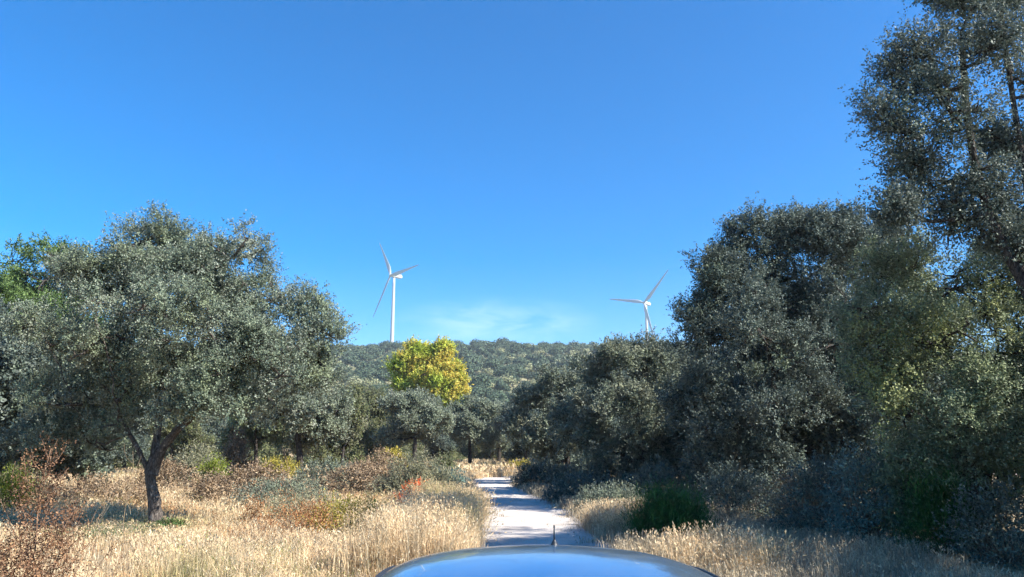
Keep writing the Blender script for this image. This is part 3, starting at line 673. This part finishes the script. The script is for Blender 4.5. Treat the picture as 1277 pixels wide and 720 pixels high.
# the far meadow beyond the bend
def meadow(c, r): return (road_dist(c) > 1.4) & view(c)
parts = []
b = field(rg, (-14, 8), (50, 95), 60, meadow, None, per=10, rad=.2); parts.append(mk(rg, b, .5, .3, .045, .35, .3))
emit('meadow_grass', 'strip of golden grass beyond the bend of the track', parts, GRASS)
# right bank
def rb(lo, hi):
    def f(c, r):
        d = road_dist(c); return (c[:, 0] > road_x(c[:, 1])) & (d > 1.3+lo+.15*r.random(len(c))) & (d < 1.3+hi) & view(c)
    return f
parts = []
b = field(rg, (0, 9), (1, 22), 520, rb(.0, 5.0), None); parts.append(mk(rg, b, .36, .45, .008, .6, .3))
b = field(rg, (-3, 6), (22, 52), 260, rb(.0, 3.0), None); parts.append(mk(rg, b, .36, .3, .016, .45, .3))
emit('shaded_grass', 'grey-brown weathered grass in the shade along the right bank', parts, GRASSW)
def spot(cx, cy, rx, ry):
    return lambda c, r: ((c[:, 0]-cx)/rx)**2+((c[:, 1]-cy)/ry)**2 < .7+.5*r.random(len(c))
parts = []
for (cx, cy, rx, ry, hh) in [(2.6, 18.2, .85, 1.9, .58), (3.1, 12.0, .9, 1.0, .58), (2.6, 20.8, .6, 1.4, .4)]:
    b = field(rg, (cx-rx, cx+rx), (cy-ry, cy+ry), 1300, spot(cx, cy, rx, ry), None, per=12); parts.append(mk(rg, b, hh, .2, .009, .45, .6))
emit('golden_tufts', 'golden grass tufts along the right edge of the track', parts, GRASS)

# ------------------------------------------------------------------ wooded hill
def hill_proto(name, seed, leafm, Rr, H, nf, sz):
    rng = np.random.default_rng(seed)
    lo = [(0, 0, H*.62, Rr*.75)]+[(cos(a)*Rr*.45, sin(a)*Rr*.45, H*rng.uniform(.45, .68), Rr*rng.uniform(.45, .6)) for a in np.arange(6)*1.05+rng.uniform(0, 1)]
    V = []
    for (x, y, z, r) in lo:
        n = int(nf/7); d = unit(rng.normal(size=(n, 3))); d = d[(d[:, 2] > -.4)]
        pos = np.array([x, y, z])+d*(r*rng.uniform(.75, 1.05, (len(d), 1)))*np.array([1, 1, .85])
        V.append(leaves(rng, pos, rng.normal(size=pos.shape), d+rng.normal(size=pos.shape)*.22+np.array([0, 0, .15]), np.full(len(d), sz), np.full(len(d), sz*.75)))
    v = np.vstack(V); mb = MB()
    for k in range(3):
        a = k*2.1+seed; mb.tube([(0, 0, -.5), (cos(a)*.2, sin(a)*.2, H*.25), (cos(a)*Rr*.35, sin(a)*Rr*.35, H*.6)], [.26, .2, .1], 6)
    tv = np.vstack(mb.v); tq = np.vstack(mb.f[4])
    o = mesh_np(name, np.vstack([v, tv]), [quads(v), tq+len(v)], mats=[leafm, BARKD], midx=np.r_[np.zeros(len(v)//4), np.ones(len(tq))])
    return o, v
hp = [hill_proto('hill_oak', 301, HILLLEAF, 3.4, 6.2, 1700, .62), hill_proto('hill_oak', 302, HILLLEAF, 2.8, 5.2, 1300, .6), hill_proto('hill_oak', 303, HILLOLIVE, 3.0, 5.0, 1300, .6), hill_proto('hill_oak', 304, HILLLEAF, 3.8, 7.0, 1900, .66)]
rh = np.random.default_rng(9)
cand = []
# scatter over the slope with a minimum spacing
cell = {}
tries = 0
while tries < 60000 and len(cand) < 4200:
    tries += 1
    y = 115+600*rh.random()**.85; hw = 60+y*.42; x = rh.uniform(-hw, hw)
    if y < 150 and abs(x+8) < 14: continue
    if nz2(x, y, .035, 1.) > .75: continue
    sp = 7.6+6.5*rh.random()**2+(5.5 if y > 615 else 0); k = (int(x//5), int(y//5)); ok = True
    for a in (-1, 0, 1):
        for b in (-1, 0, 1):
            for (u, v_) in cell.get((k[0]+a, k[1]+b), []):
                if (u-x)**2+(v_-y)**2 < sp*sp: ok = False; break
            if not ok: break
        if not ok: break
    if ok: cell.setdefault(k, []).append((x, y)); cand.append((x, y))
cand = np.array(cand); Z = hz(cand[:, 0], cand[:, 1])
dep = cand[:, 1]*cos(PITCH)+(Z-CAMZ)*sin(PITCH); upv = -cand[:, 1]*sin(PITCH)+(Z+3-CAMZ)*cos(PITCH)
PX = 638.5+F*cand[:, 0]/dep; PY = 360-F*upv/dep
seen = (PX > 425) & (PX < 865) & (PY < 505) & (PY > 415)
crest = seen & (cand[:, 1] > 620) & (cand[:, 1] < 690)
idx = np.where(seen)[0]; idx = idx[np.argsort(cand[idx, 1])]
cidx = np.where(crest)[0]; pick = list(cidx[:90]); 
for i in idx:
    if len(pick) >= 295: break
    if i not in set(pick): pick.append(i)
pickset = set(int(i) for i in pick)
def hill_label(i, kind):
    px, y = PX[i], cand[i, 1]
    what = ['round dark oak', 'small dark oak', 'pale olive oak', 'large dark oak'][kind]
    if i in cset:
        where = 'on the crest left of the yellow poplar' if px < 487 else 'on the crest above the yellow poplar' if px < 580 else 'on the crest in the middle of the hill' if px < 700 else 'on the crest below the smaller turbine'
    else:
        where = 'on the slope left of the yellow poplar' if px < 487 else 'on the slope around the yellow poplar' if px < 585 else 'low on the slope right of the yellow poplar' if px < 660 else 'on the slope behind the right bank'
    return what+' '+where
cset = set(int(i) for i in cidx)
first = [True]*4; mv = []
for i in range(len(cand)):
    kind = int(rh.choice([0, 1, 2, 3], p=[.33, .27, .24, .16])); s = rh.choice([.7, 1., 1.3, 1.6])*rh.uniform(.9, 1.12); rz = rh.uniform(0, 6.28)
    x, y = cand[i]
    if i in cset and kind == 2: kind = 0
    if i in pickset:
        o = hp[kind][0]
        if not first[kind]: o = o.copy(); C.objects.link(o)
        first[kind] = False
        if i in cset: s = rh.choice([1.0, 1.35, 1.7])*rh.uniform(.9, 1.1)
        o.location = (x, y, Z[i]-.3); o.scale = (s, s, s); o.rotation_euler = (0, 0, rz)
        l = hill_label(i, kind); tag(o, l, 'tree', 'holm oaks on the hill: '+l)
    elif i % 1 == 0 and (seen[i] or rh.random() < .6):
        v = hp[kind][1]; v = v.reshape(-1, 4, 3); v = v[rh.random(len(v)) < (.45 if seen[i] else .22)]
        ce = v.mean(1, keepdims=True); v = ce+(v-ce)*(1.25 if seen[i] else 1.7)
        v = v.reshape(-1, 3)*s; c_, s_ = cos(rz), sin(rz)
        mv.append((kind == 2, np.stack([v[:, 0]*c_-v[:, 1]*s_+x, v[:, 0]*s_+v[:, 1]*c_+y, v[:, 2]+Z[i]-.3], -1)))
a = np.vstack([m for k, m in mv if not k]); b = np.vstack([m for k, m in mv if k])
v = np.vstack([a, b])
o = mesh_np('far_wood', v, [quads(v)], mats=[HILLLEAF, HILLOLIVE], midx=np.r_[np.zeros(len(a)//4), np.ones(len(b)//4)])
tag(o, 'mass of holm oaks covering the far hillside', 'wood', kind='stuff')

# ------------------------------------------------------------------ wind turbines
WHITE = plain('white_turbine_paint', (.46, .48, .49), .35, nz=.04, scale=.2)
GREYP = plain('grey_turbine_metal', (.35, .36, .37), .5, nz=.05, scale=.5)
def turbine(label, hub, psi, phase, tower_h):
    psi = R(psi); t = R(5)
    # local frame: rotor axis points to -Y, root turned by rz
    base = np.array(hub)+np.array([sin(psi), cos(psi), 0])*4.2; base[2] -= tower_h+1.6
    root = empty('wind_turbine', tuple(base), -psi); tag(root, label, 'wind turbine', 'wind turbines on the hill')
    mb = MB(); zs = np.linspace(-8, tower_h, 14); f = np.clip(zs/tower_h, 0, 1)
    mb.tube(np.c_[np.zeros(14), np.zeros(14), zs], 2.1-.9*f, 28, cap=True); mb.build('tower', WHITE, root, True)
    mb = MB(); mb.tube([(0, 0, tower_h-.2), (0, 0, tower_h+.3)], [1.35, 1.35], 24, cap=True); mb.build('yaw_ring', GREYP, root)
    # nacelle: rounded box swept along y
    mb = MB(); ys = np.array([-3.1, -2.9, -2.0, 0, 3, 6, 8.2, 9.0, 9.2]); hw = np.array([1.1, 1.45, 1.75, 1.9, 1.9, 1.85, 1.6, 1.3, .9]); hh = np.array([1.1, 1.5, 1.75, 1.9, 1.95, 1.9, 1.65, 1.3, .9])
    an = np.arange(20)*2*pi/20; e = .55
    sx = np.sign(np.cos(an))*abs(np.cos(an))**e; sz = np.sign(np.sin(an))*abs(np.sin(an))**e
    V = np.stack([np.c_[sx*a_, np.full(20, y_), sz*b_+tower_h+1.9+(y_+3)*.0] for y_, a_, b_ in zip(ys, hw, hh)]).reshape(-1, 3)
    i = np.arange(8)[:, None]*20; j = np.arange(20)[None]; k = (j+1) % 20
    q = np.stack([i+j, i+k, i+20+k, i+20+j], -1).reshape(-1, 4)
    V = np.vstack([V, (0, -3.1, tower_h+1.9), (0, 9.2, tower_h+1.9)]); j = np.arange(20); k = (j+1) % 20
    mb.add(V, q, np.vstack([np.stack([k, j, np.full(20, 180)], -1), np.stack([j+160, k+160, np.full(20, 181)], -1)]))
    na = mb.build('nacelle', WHITE, root, True)
    mb = MB(); mb.box((0, 7.6, tower_h+4.1), (.9, .5, .35)); mb.tube([(0, 8.4, tower_h+3.4), (0, 8.4, tower_h+5.6)], .06, 6); mb.build('wind_sensor', GREYP, na)
    H = np.array([0, -4.2, tower_h+1.9])
    ax = np.array([0, -cos(t), sin(t)]); u = np.array([-1., 0, 0]); v_ = np.cross(u, ax)
    mb = MB(); s = np.linspace(-1.3, 1.9, 9); rr = np.array([1.2, 1.5, 1.6, 1.6, 1.5, 1.25, .9, .5, .05])
    mb.tube(H+ax[None]*s[:, None], rr, 20); mb.build('hub', WHITE, root, True)
    for k in range(3):
        a_ = R(phase)+k*2*pi/3; rd = u*cos(a_)+v_*sin(a_); tg = np.cross(ax, rd)
        st = np.array([0, .02, .05, .1, .18, .25, .4, .55, .7, .85, .95, .99, 1.]); L = 45.
        ch = np.array([1.9, 1.9, 2.1, 3.0, 4.2, 4.1, 3.4, 2.8, 2.2, 1.6, 1.1, .6, .12]); th = np.array([1.8, 1.8, 1.7, 1.3, .85, .7, .5, .38, .28, .18, .11, .07, .03])
        tw = np.radians(np.array([20, 20, 18, 15, 12, 10, 7, 4, 2, 1, 0, 0, 0]))
        an = np.arange(16)*2*pi/16; rings = []
        for s_, c_, h_, w_ in zip(st, ch, th, tw):
            cc_ = tg*cos(w_)+ax*sin(w_); nn_ = ax*cos(w_)-tg*sin(w_)
            pt = H+rd*(s_*L)+ax*(.9*s_*s_)
            off = (np.cos(an)*.5-.18*min(1, s_*8))*c_
            rings.append(pt+cc_*off[:, None]+nn_*(np.sin(an)*.5*h_*(1-.35*np.cos(an)*-1*min(1, s_*8)*.8))[:, None])
        V = np.vstack(rings); n = 16; i = np.arange(len(st)-1)[:, None]*n; j = np.arange(n)[None]; kk = (j+1) % n
        mb = MB(); mb.add(V, np.stack([i+j, i+kk, i+n+kk, i+n+j], -1).reshape(-1, 4)); mb.build('blade', WHITE, root, True)
turbine('larger white wind turbine left of the yellow poplar, one blade pointing down left', (-117.2, 700, 165.6), 45, 57, 78)
turbine('smaller white wind turbine above the right bank, one blade hiding its tower', (144.3, 800, 158.0), 39, 12, 78)

# ------------------------------------------------------------------ the car
def car():
    m, nt, b, N, L = new_mat('silver_blue_car_paint')
    n = noise(nt, 2.2, 6, .7)
    L.new(ramp(nt, [(.35, (.07, .30, .56)), (.7, (.11, .36, .60))], n.outputs['Fac']).outputs['Color'], b.inputs['Base Color'])
    b.inputs['Metallic'].default_value = .85; b.inputs['Coat Weight'].default_value = .6; b.inputs['Coat Roughness'].default_value = .04
    n3 = noise(nt, 9, 7, .75); L.new(ramp(nt, [(.45, (.16, .16, .16)), (.75, (.30, .30, .30))], n3.outputs['Fac']).outputs['Color'], b.inputs['Roughness'])
    n4 = noise(nt, 14, 6, .8); L.new(ramp(nt, [(.5, (.03, .03, .03)), (.85, (.16, .16, .16))], n4.outputs['Fac']).outputs['Color'], b.inputs['Coat Roughness'])
    df = N.new('ShaderNodeBsdfDiffuse'); df.inputs['Color'].default_value = (.34, .35, .35, 1)
    n5 = noise(nt, 1.7, 8, .72); du = ramp(nt, [(.35, (.03, .03, .03)), (.72, (.15, .15, .15))], n5.outputs['Fac'])
    ms = N.new('ShaderNodeMixShader'); L.new(du.outputs['Color'], ms.inputs[0]); L.new(b.outputs[0], ms.inputs[1]); L.new(df.outputs[0], ms.inputs[2])
    L.new(ms.outputs[0], N['Material Output'].inputs['Surface'])
    PAINT = m
    BLACK = plain('black_car_plastic', (.02, .02, .022), .5); RUB = plain('tyre_rubber', (.025, .025, .025), .85)
    GL = plain('tinted_car_glass', (.02, .025, .03), .04, 0, .5); ALU = plain('wheel_alloy', (.55, .56, .58), .3, .8)
    REDL = plain('red_tail_lamp_plastic', (.5, .02, .02), .15, 0, 1); CLR = plain('headlamp_glass', (.65, .68, .7), .08, .3, 1)
    root = empty('car', (.10, 2.5, 0), R(1.6)); tag(root, 'silver-blue car parked on the track, its roof and stub antenna in front', 'car')
    # lower body
    ys = np.array([-2.08, -2.02, -1.85, -1.5, -1.0, -.3, .4, 1.0, 1.5, 1.85, 2.02, 2.08])
    zt = np.array([.78, .93, 1.0, 1.0, 1.0, .98, .97, .97, .9, .82, .74, .62]); hw = np.array([.66, .78, .84, .87, .88, .88, .88, .87, .86, .8, .72, .6]); zb = np.array([.4, .3, .26, .22, .2, .2, .2, .2, .22, .25, .3, .4])
    sec = [(-1, .25, 0), (-1, .6, 0), (-.985, .86, 0), (-.9, .97, 0), (-.5, 1.0, 0), (0, 1.0, 0), (.5, 1., 0), (.9, .97, 0), (.985, .86, 0), (1, .6, 0), (1, .25, 0), (.9, 0, 0), (0, 0, 0), (-.9, 0, 0)]
    V = []; n = len(sec)
    for y, t_, w_, b_ in zip(ys, zt, hw, zb):
        for (u, f, _) in sec: V.append((u*w_, y, b_+(t_-b_)*f))
    i = np.arange(len(ys)-1)[:, None]*n; j = np.arange(n)[None]; k = (j+1) % n
    mb = MB(); q = np.stack([i+j, i+k, i+n+k, i+n+j], -1).reshape(-1, 4)
    V += [(0, -2.08, .6), (0, 2.08, .5)]; e = len(ys)*n; j = np.arange(n); k = (j+1) % n
    mb.add(V, q, np.vstack([np.stack([k, j, np.full(n, e)], -1), np.stack([j+e-n, k+e-n, np.full(n, e+1)], -1)]))
    body = mb.build('body', PAINT, root, True); s = body.modifiers.new('sub', 'SUBSURF'); s.levels = 2; s.render_levels = 2
    # roof: crowned panel, rounded corners
    def rz(u, y):
        u = abs(u); return 1.543-(.15*(y+.05)**2 if y > -.5 else .0304+.135*(-.5-y))-.040*u**2-.06*u**7-(.09*max(0, y-.30)**1.3 if y > .3 else 0)
    U = np.linspace(-1, 1, 41); S = np.linspace(-1.62, .44, 48); V = []
    for s_ in S:
        fr = (s_+1.62)/2.06
        for u in U:
            hwid = .57-.03*max(0, (fr-.5)*2)**2-.03*max(0, (.5-fr)*2)**2
            y = s_-.13*u*u*fr+.06*u*u*(1-fr); V.append((u*hwid, y, rz(u, s_)))
    n = 41; i = np.arange(47)[:, None]*n+np.arange(40)[None]
    mb = MB(); mb.add(V, np.stack([i, i+1, i+n+1, i+n], -1).reshape(-1, 4))
    V = np.array(V).reshape(48, 41, 3)
    roof = mb.build('roof', PAINT, root, True); so = roof.modifiers.new('solid', 'SOLIDIFY'); so.thickness = .02; so.offset = -1
    for sgn, c_ in ((-1, 2), (1, 38)):
        mb = MB(); mb.tube(V[1:-2, c_]+np.array([sgn*.004, 0, .001]), .0055, 6); mb.build('roof_trim', BLACK, roof, True)
    mb = MB(); fr_ = V[-1]; lo = fr_+np.array([0, .018, -.012]); mb.tube(lo[1:-1], .006, 6); mb.build('windscreen_seal', BLACK, root, True)
    # glass panels between belt and roof
    def panel(name, A, B, mat, nn=10):
        A = np.array(A); B = np.array(B); t = np.linspace(0, 1, nn)[:, None, None]; v = A[None]*(1-t)+B[None]*t; m_ = A.shape[0]
        v = v.reshape(-1, 3); i = np.arange(nn-1)[:, None]*m_+np.arange(m_-1)[None]
        mb = MB(); mb.add(v, np.stack([i, i+1, i+m_+1, i+m_], -1).reshape(-1, 4)); o = mb.build(name, mat, root, True)
        s = o.modifiers.new('solid', 'SOLIDIFY'); s.thickness = .012; s.offset = 0; return o
    front = V[-1]+np.array([0, .02, -.02]); cow = np.c_[U*.80, 1.22-.16*U*U, np.full(41, .965)]
    panel('windscreen', front, cow, GL)
    rear = V[0]+np.array([0, -.01, -.02]); tail = np.c_[U*.76, -1.97+.10*U*U, np.full(41, .985)]
    panel('rear_window', rear, tail, GL)
    for sgn, c_ in ((-1, 0), (1, 40)):
        up = V[:, c_]+np.array([0, 0, -.02]); n_ = len(up); f = np.linspace(0, 1, n_)
        belt = np.c_[np.full(n_, sgn*.80)+sgn*(-.04+.06*np.sin(f*pi)), -1.87+f*2.93, np.full(n_, .975)]
        panel('side_window', up, belt, GL)
        for fi, w_ in ((0, .055), (int(n_*.33), .035), (int(n_*.62), .035), (n_-1, .04)):
            mb = MB(); P0, P1 = up[fi]+[sgn*.006, 0, 0], belt[fi]+[sgn*.006, 0, 0]; mb.tube(np.linspace(P0, P1, 5), w_*.55, 8); mb.build('pillar', PAINT, root, True)
        mb = MB(); mb.tube(belt+np.array([sgn*.01, 0, 0]), .012, 6); mb.build('belt_trim', BLACK, root, True)
        mi = empty('side_mirror', (0, 0, 0)); mi.parent = root
        mb = MB(); mb.tube([(sgn*.83, .82, 1.02), (sgn*.93, .80, 1.06)], .02, 8)
        mb.tube([(sgn*.97, .74, 1.07), (sgn*.97, .76, 1.07), (sgn*.97, .82, 1.07), (sgn*.97, .88, 1.07), (sgn*.97, .9, 1.07)], [.07, .09, .09, .06, .01], 14, cap=True); mb.build('mirror_shell', PAINT, mi, True)
        for hy_ in (-.75, .15):
            mb = MB(); mb.tube([(sgn*.885, hy_-.09, .82), (sgn*.905, hy_-.07, .825), (sgn*.905, hy_+.07, .825), (sgn*.885, hy_+.09, .82)], .012, 8, cap=True); mb.build('door_handle', PAINT, root, True)
        mb = MB(); mb.tube([(sgn*.70, -2.02, .80), (sgn*.74, -1.97, .80)], [.13, .13], 16, cap=True); mb.build('tail_lamp', REDL, root)
        mb = MB(); mb.tube([(sgn*.56, 1.98, .66), (sgn*.58, 2.04, .66)], [.12, .10], 16, cap=True); mb.build('headlight', CLR, root)
        for wy in (-1.28, 1.27):
            w = empty('wheel', (sgn*.80, wy, .32)); w.parent = root
            mb = MB(); prof = [(-.1, .22), (-.105, .29), (-.08, .318), (0, .322), (.08, .318), (.105, .29), (.1, .22)]
            mb.tube([(x_, 0, 0) for x_, _ in prof], [r_ for _, r_ in prof], 36); mb.build('tyre', RUB, w, True)
            mb = MB(); mb.tube([(-.09, 0, 0), (.09, 0, 0)], [.222, .222], 30)
            for k in range(5):
                a_ = k*2*pi/5; mb.tube([(sgn*.085, 0, 0), (sgn*.075, cos(a_)*.21, sin(a_)*.21)], [.04, .025], 6)
            mb.tube([(sgn*.06, 0, 0), (sgn*.10, 0, 0)], [.05, .045], 14, cap=True); mb.build('rim', ALU, w)
            mb = MB(); th_ = np.linspace(-.1, pi+.1, 18); mb.tube(np.c_[np.full(18, sgn*.872), wy+np.cos(th_)*.36, .32+np.sin(th_)*.36], .028, 8, cap=True); mb.build('wheel_arch', BLACK, root, True)
    for y_, w_ in ((-2.09, .62), (2.09, .56)):
        mb = MB(); u = np.linspace(-1, 1, 17); mb.tube(np.c_[u*w_*1.18, y_-np.sign(y_)*.12*u**4, np.full(17, .47)], .065, 10, cap=True); mb.build('bumper', BLACK, root, True)
    mb = MB(); mb.box((0, -2.115, .70), (.26, .008, .055)); bevel(mb.build('number_plate', plain('plate_white', (.75, .75, .72), .4), root), .004)
    # antenna
    ax_, ay = .060, .30; az = rz(ax_/.6, ay)
    an_ = empty('antenna', (ax_, ay, az-.003)); an_.parent = root
    mb = MB(); mb.tube([(0, 0, 0), (0, 0, .005), (0, -.002, .014), (0, -.006, .022)], [.015, .013, .0075, .0038], 16, cap=True); mb.build('antenna_base', BLACK, an_, True)
    mb = MB(); mb.tube([(0, -.004, .018), (-.001, -.010, .046), (-.001, -.013, .062), (-.001, -.0135, .064), (-.001, -.015, .072)], [.0036, .0026, .0024, .0034, .0028], 12, cap=True); mb.build('antenna_mast', BLACK, an_, True)
car()

# ------------------------------------------------------------------ haze
mb = MB(); mb.box((0, 697, 107), (905, 1002, 109.5))
m = bpy.data.materials.new('haze_air'); m.use_nodes = True; nt = m.node_tree; nt.nodes.clear()
out = nt.nodes.new('ShaderNodeOutputMaterial'); pv = nt.nodes.new('ShaderNodeVolumePrincipled')
pv.inputs['Color'].default_value = (.82, .90, 1, 1); pv.inputs['Density'].default_value = .00022; pv.inputs['Anisotropy'].default_value = .2
nt.links.new(pv.outputs[0], out.inputs['Volume'])
hzbox = mb.build('haze', m); tag(hzbox, kind='stuff')

# ------------------------------------------------------------------ light, sky, camera
w = bpy.data.worlds.new('World'); sc.world = w; w.use_nodes = True; nt = w.node_tree; N = nt.nodes; L = nt.links
bg = N['Background']; bg.inputs['Strength'].default_value = .10
sk = N.new('ShaderNodeTexSky'); sk.sky_type = 'NISHITA'; sk.sun_disc = False; sk.sun_elevation = R(SUN_EL); sk.sun_rotation = R(SUN_AZ)
sk.altitude = 900; sk.air_density = 1.0; sk.dust_density = .3; sk.ozone_density = 3.5
tc = N.new('ShaderNodeTexCoord'); mp = N.new('ShaderNodeMapping'); mp.inputs['Scale'].default_value = (3.2, 3.2, 15)
L.new(tc.outputs['Generated'], mp.inputs['Vector'])
cn = N.new('ShaderNodeTexNoise'); cn.inputs['Scale'].default_value = 2.4; cn.inputs['Detail'].default_value = 7; cn.inputs['Roughness'].default_value = .6; cn.inputs['Distortion'].default_value = .7
L.new(mp.outputs[0], cn.inputs['Vector'])
cr = ramp(nt, [(.36, (0, 0, 0)), (.72, (1, 1, 1))], cn.outputs['Fac'])
# thin cirrus bank low over the hill: fades out away from its direction
def vm(op, a, bvec=None):
    n = N.new('ShaderNodeVectorMath'); n.operation = op; L.new(a, n.inputs[0])
    if bvec is not None: n.inputs[1].default_value = bvec
    return n
cdir = unit(at(620, 402, 100)-np.array([0, 0, CAMZ])); 
dif = vm('SUBTRACT', tc.outputs['Generated'], tuple(cdir)); scl = vm('MULTIPLY', dif.outputs[0], (7, 7, 27)); ln = vm('LENGTH', scl.outputs[0])
fal = ramp(nt, [(0, (1, 1, 1)), (1, (0, 0, 0))], ln.outputs['Value'])
mul = N.new('ShaderNodeMath'); mul.operation = 'MULTIPLY'; L.new(cr.outputs['Color'], mul.inputs[0]); L.new(fal.outputs['Color'], mul.inputs[1])
mul2 = N.new('ShaderNodeMath'); mul2.operation = 'MULTIPLY'; L.new(mul.outputs[0], mul2.inputs[0]); mul2.inputs[1].default_value = .48
hs = N.new('ShaderNodeHueSaturation'); hs.inputs['Saturation'].default_value = 1.5; hs.inputs['Hue'].default_value = .502; L.new(sk.outputs['Color'], hs.inputs['Color'])
L.new(mixc(nt, hs.outputs['Color'], (6.5, 7.4, 8.2), mul2.outputs[0]), bg.inputs['Color'])

sun = bpy.data.lights.new('sun', 'SUN'); sun.energy = 5.0; sun.angle = R(.53); sun.color = (1, .95, .87)
so = bpy.data.objects.new('sun', sun); C.objects.link(so)
from mathutils import Vector
sd = Vector((sin(R(SUN_AZ))*cos(R(SUN_EL)), cos(R(SUN_AZ))*cos(R(SUN_EL)), sin(R(SUN_EL))))
so.rotation_euler = sd.to_track_quat('Z', 'Y').to_euler(); so.location = sd*100

cam = bpy.data.cameras.new('camera'); cam.lens = 36*F/1277; cam.sensor_width = 36; cam.clip_end = 6000; cam.clip_start = .05
co = bpy.data.objects.new('camera', cam); C.objects.link(co); co.location = (0, 0, CAMZ); co.rotation_euler = (pi/2+PITCH, 0, 0); sc.camera = co
vs = sc.view_settings; vs.view_transform = 'Standard'; vs.look = 'None'; vs.gamma = 1; vs.use_curve_mapping = False; vs.exposure = 1.34
sc.render.engine = 'CYCLES'; cy = sc.cycles
cy.max_bounces = 6; cy.diffuse_bounces = 2; cy.glossy_bounces = 3; cy.transmission_bounces = 3; cy.volume_bounces = 0; cy.transparent_max_bounces = 4
cy.use_denoising = True; cy.use_adaptive_sampling = True; cy.adaptive_threshold = .02
try: cy.denoiser = 'OPENIMAGEDENOISE'
except Exception: pass
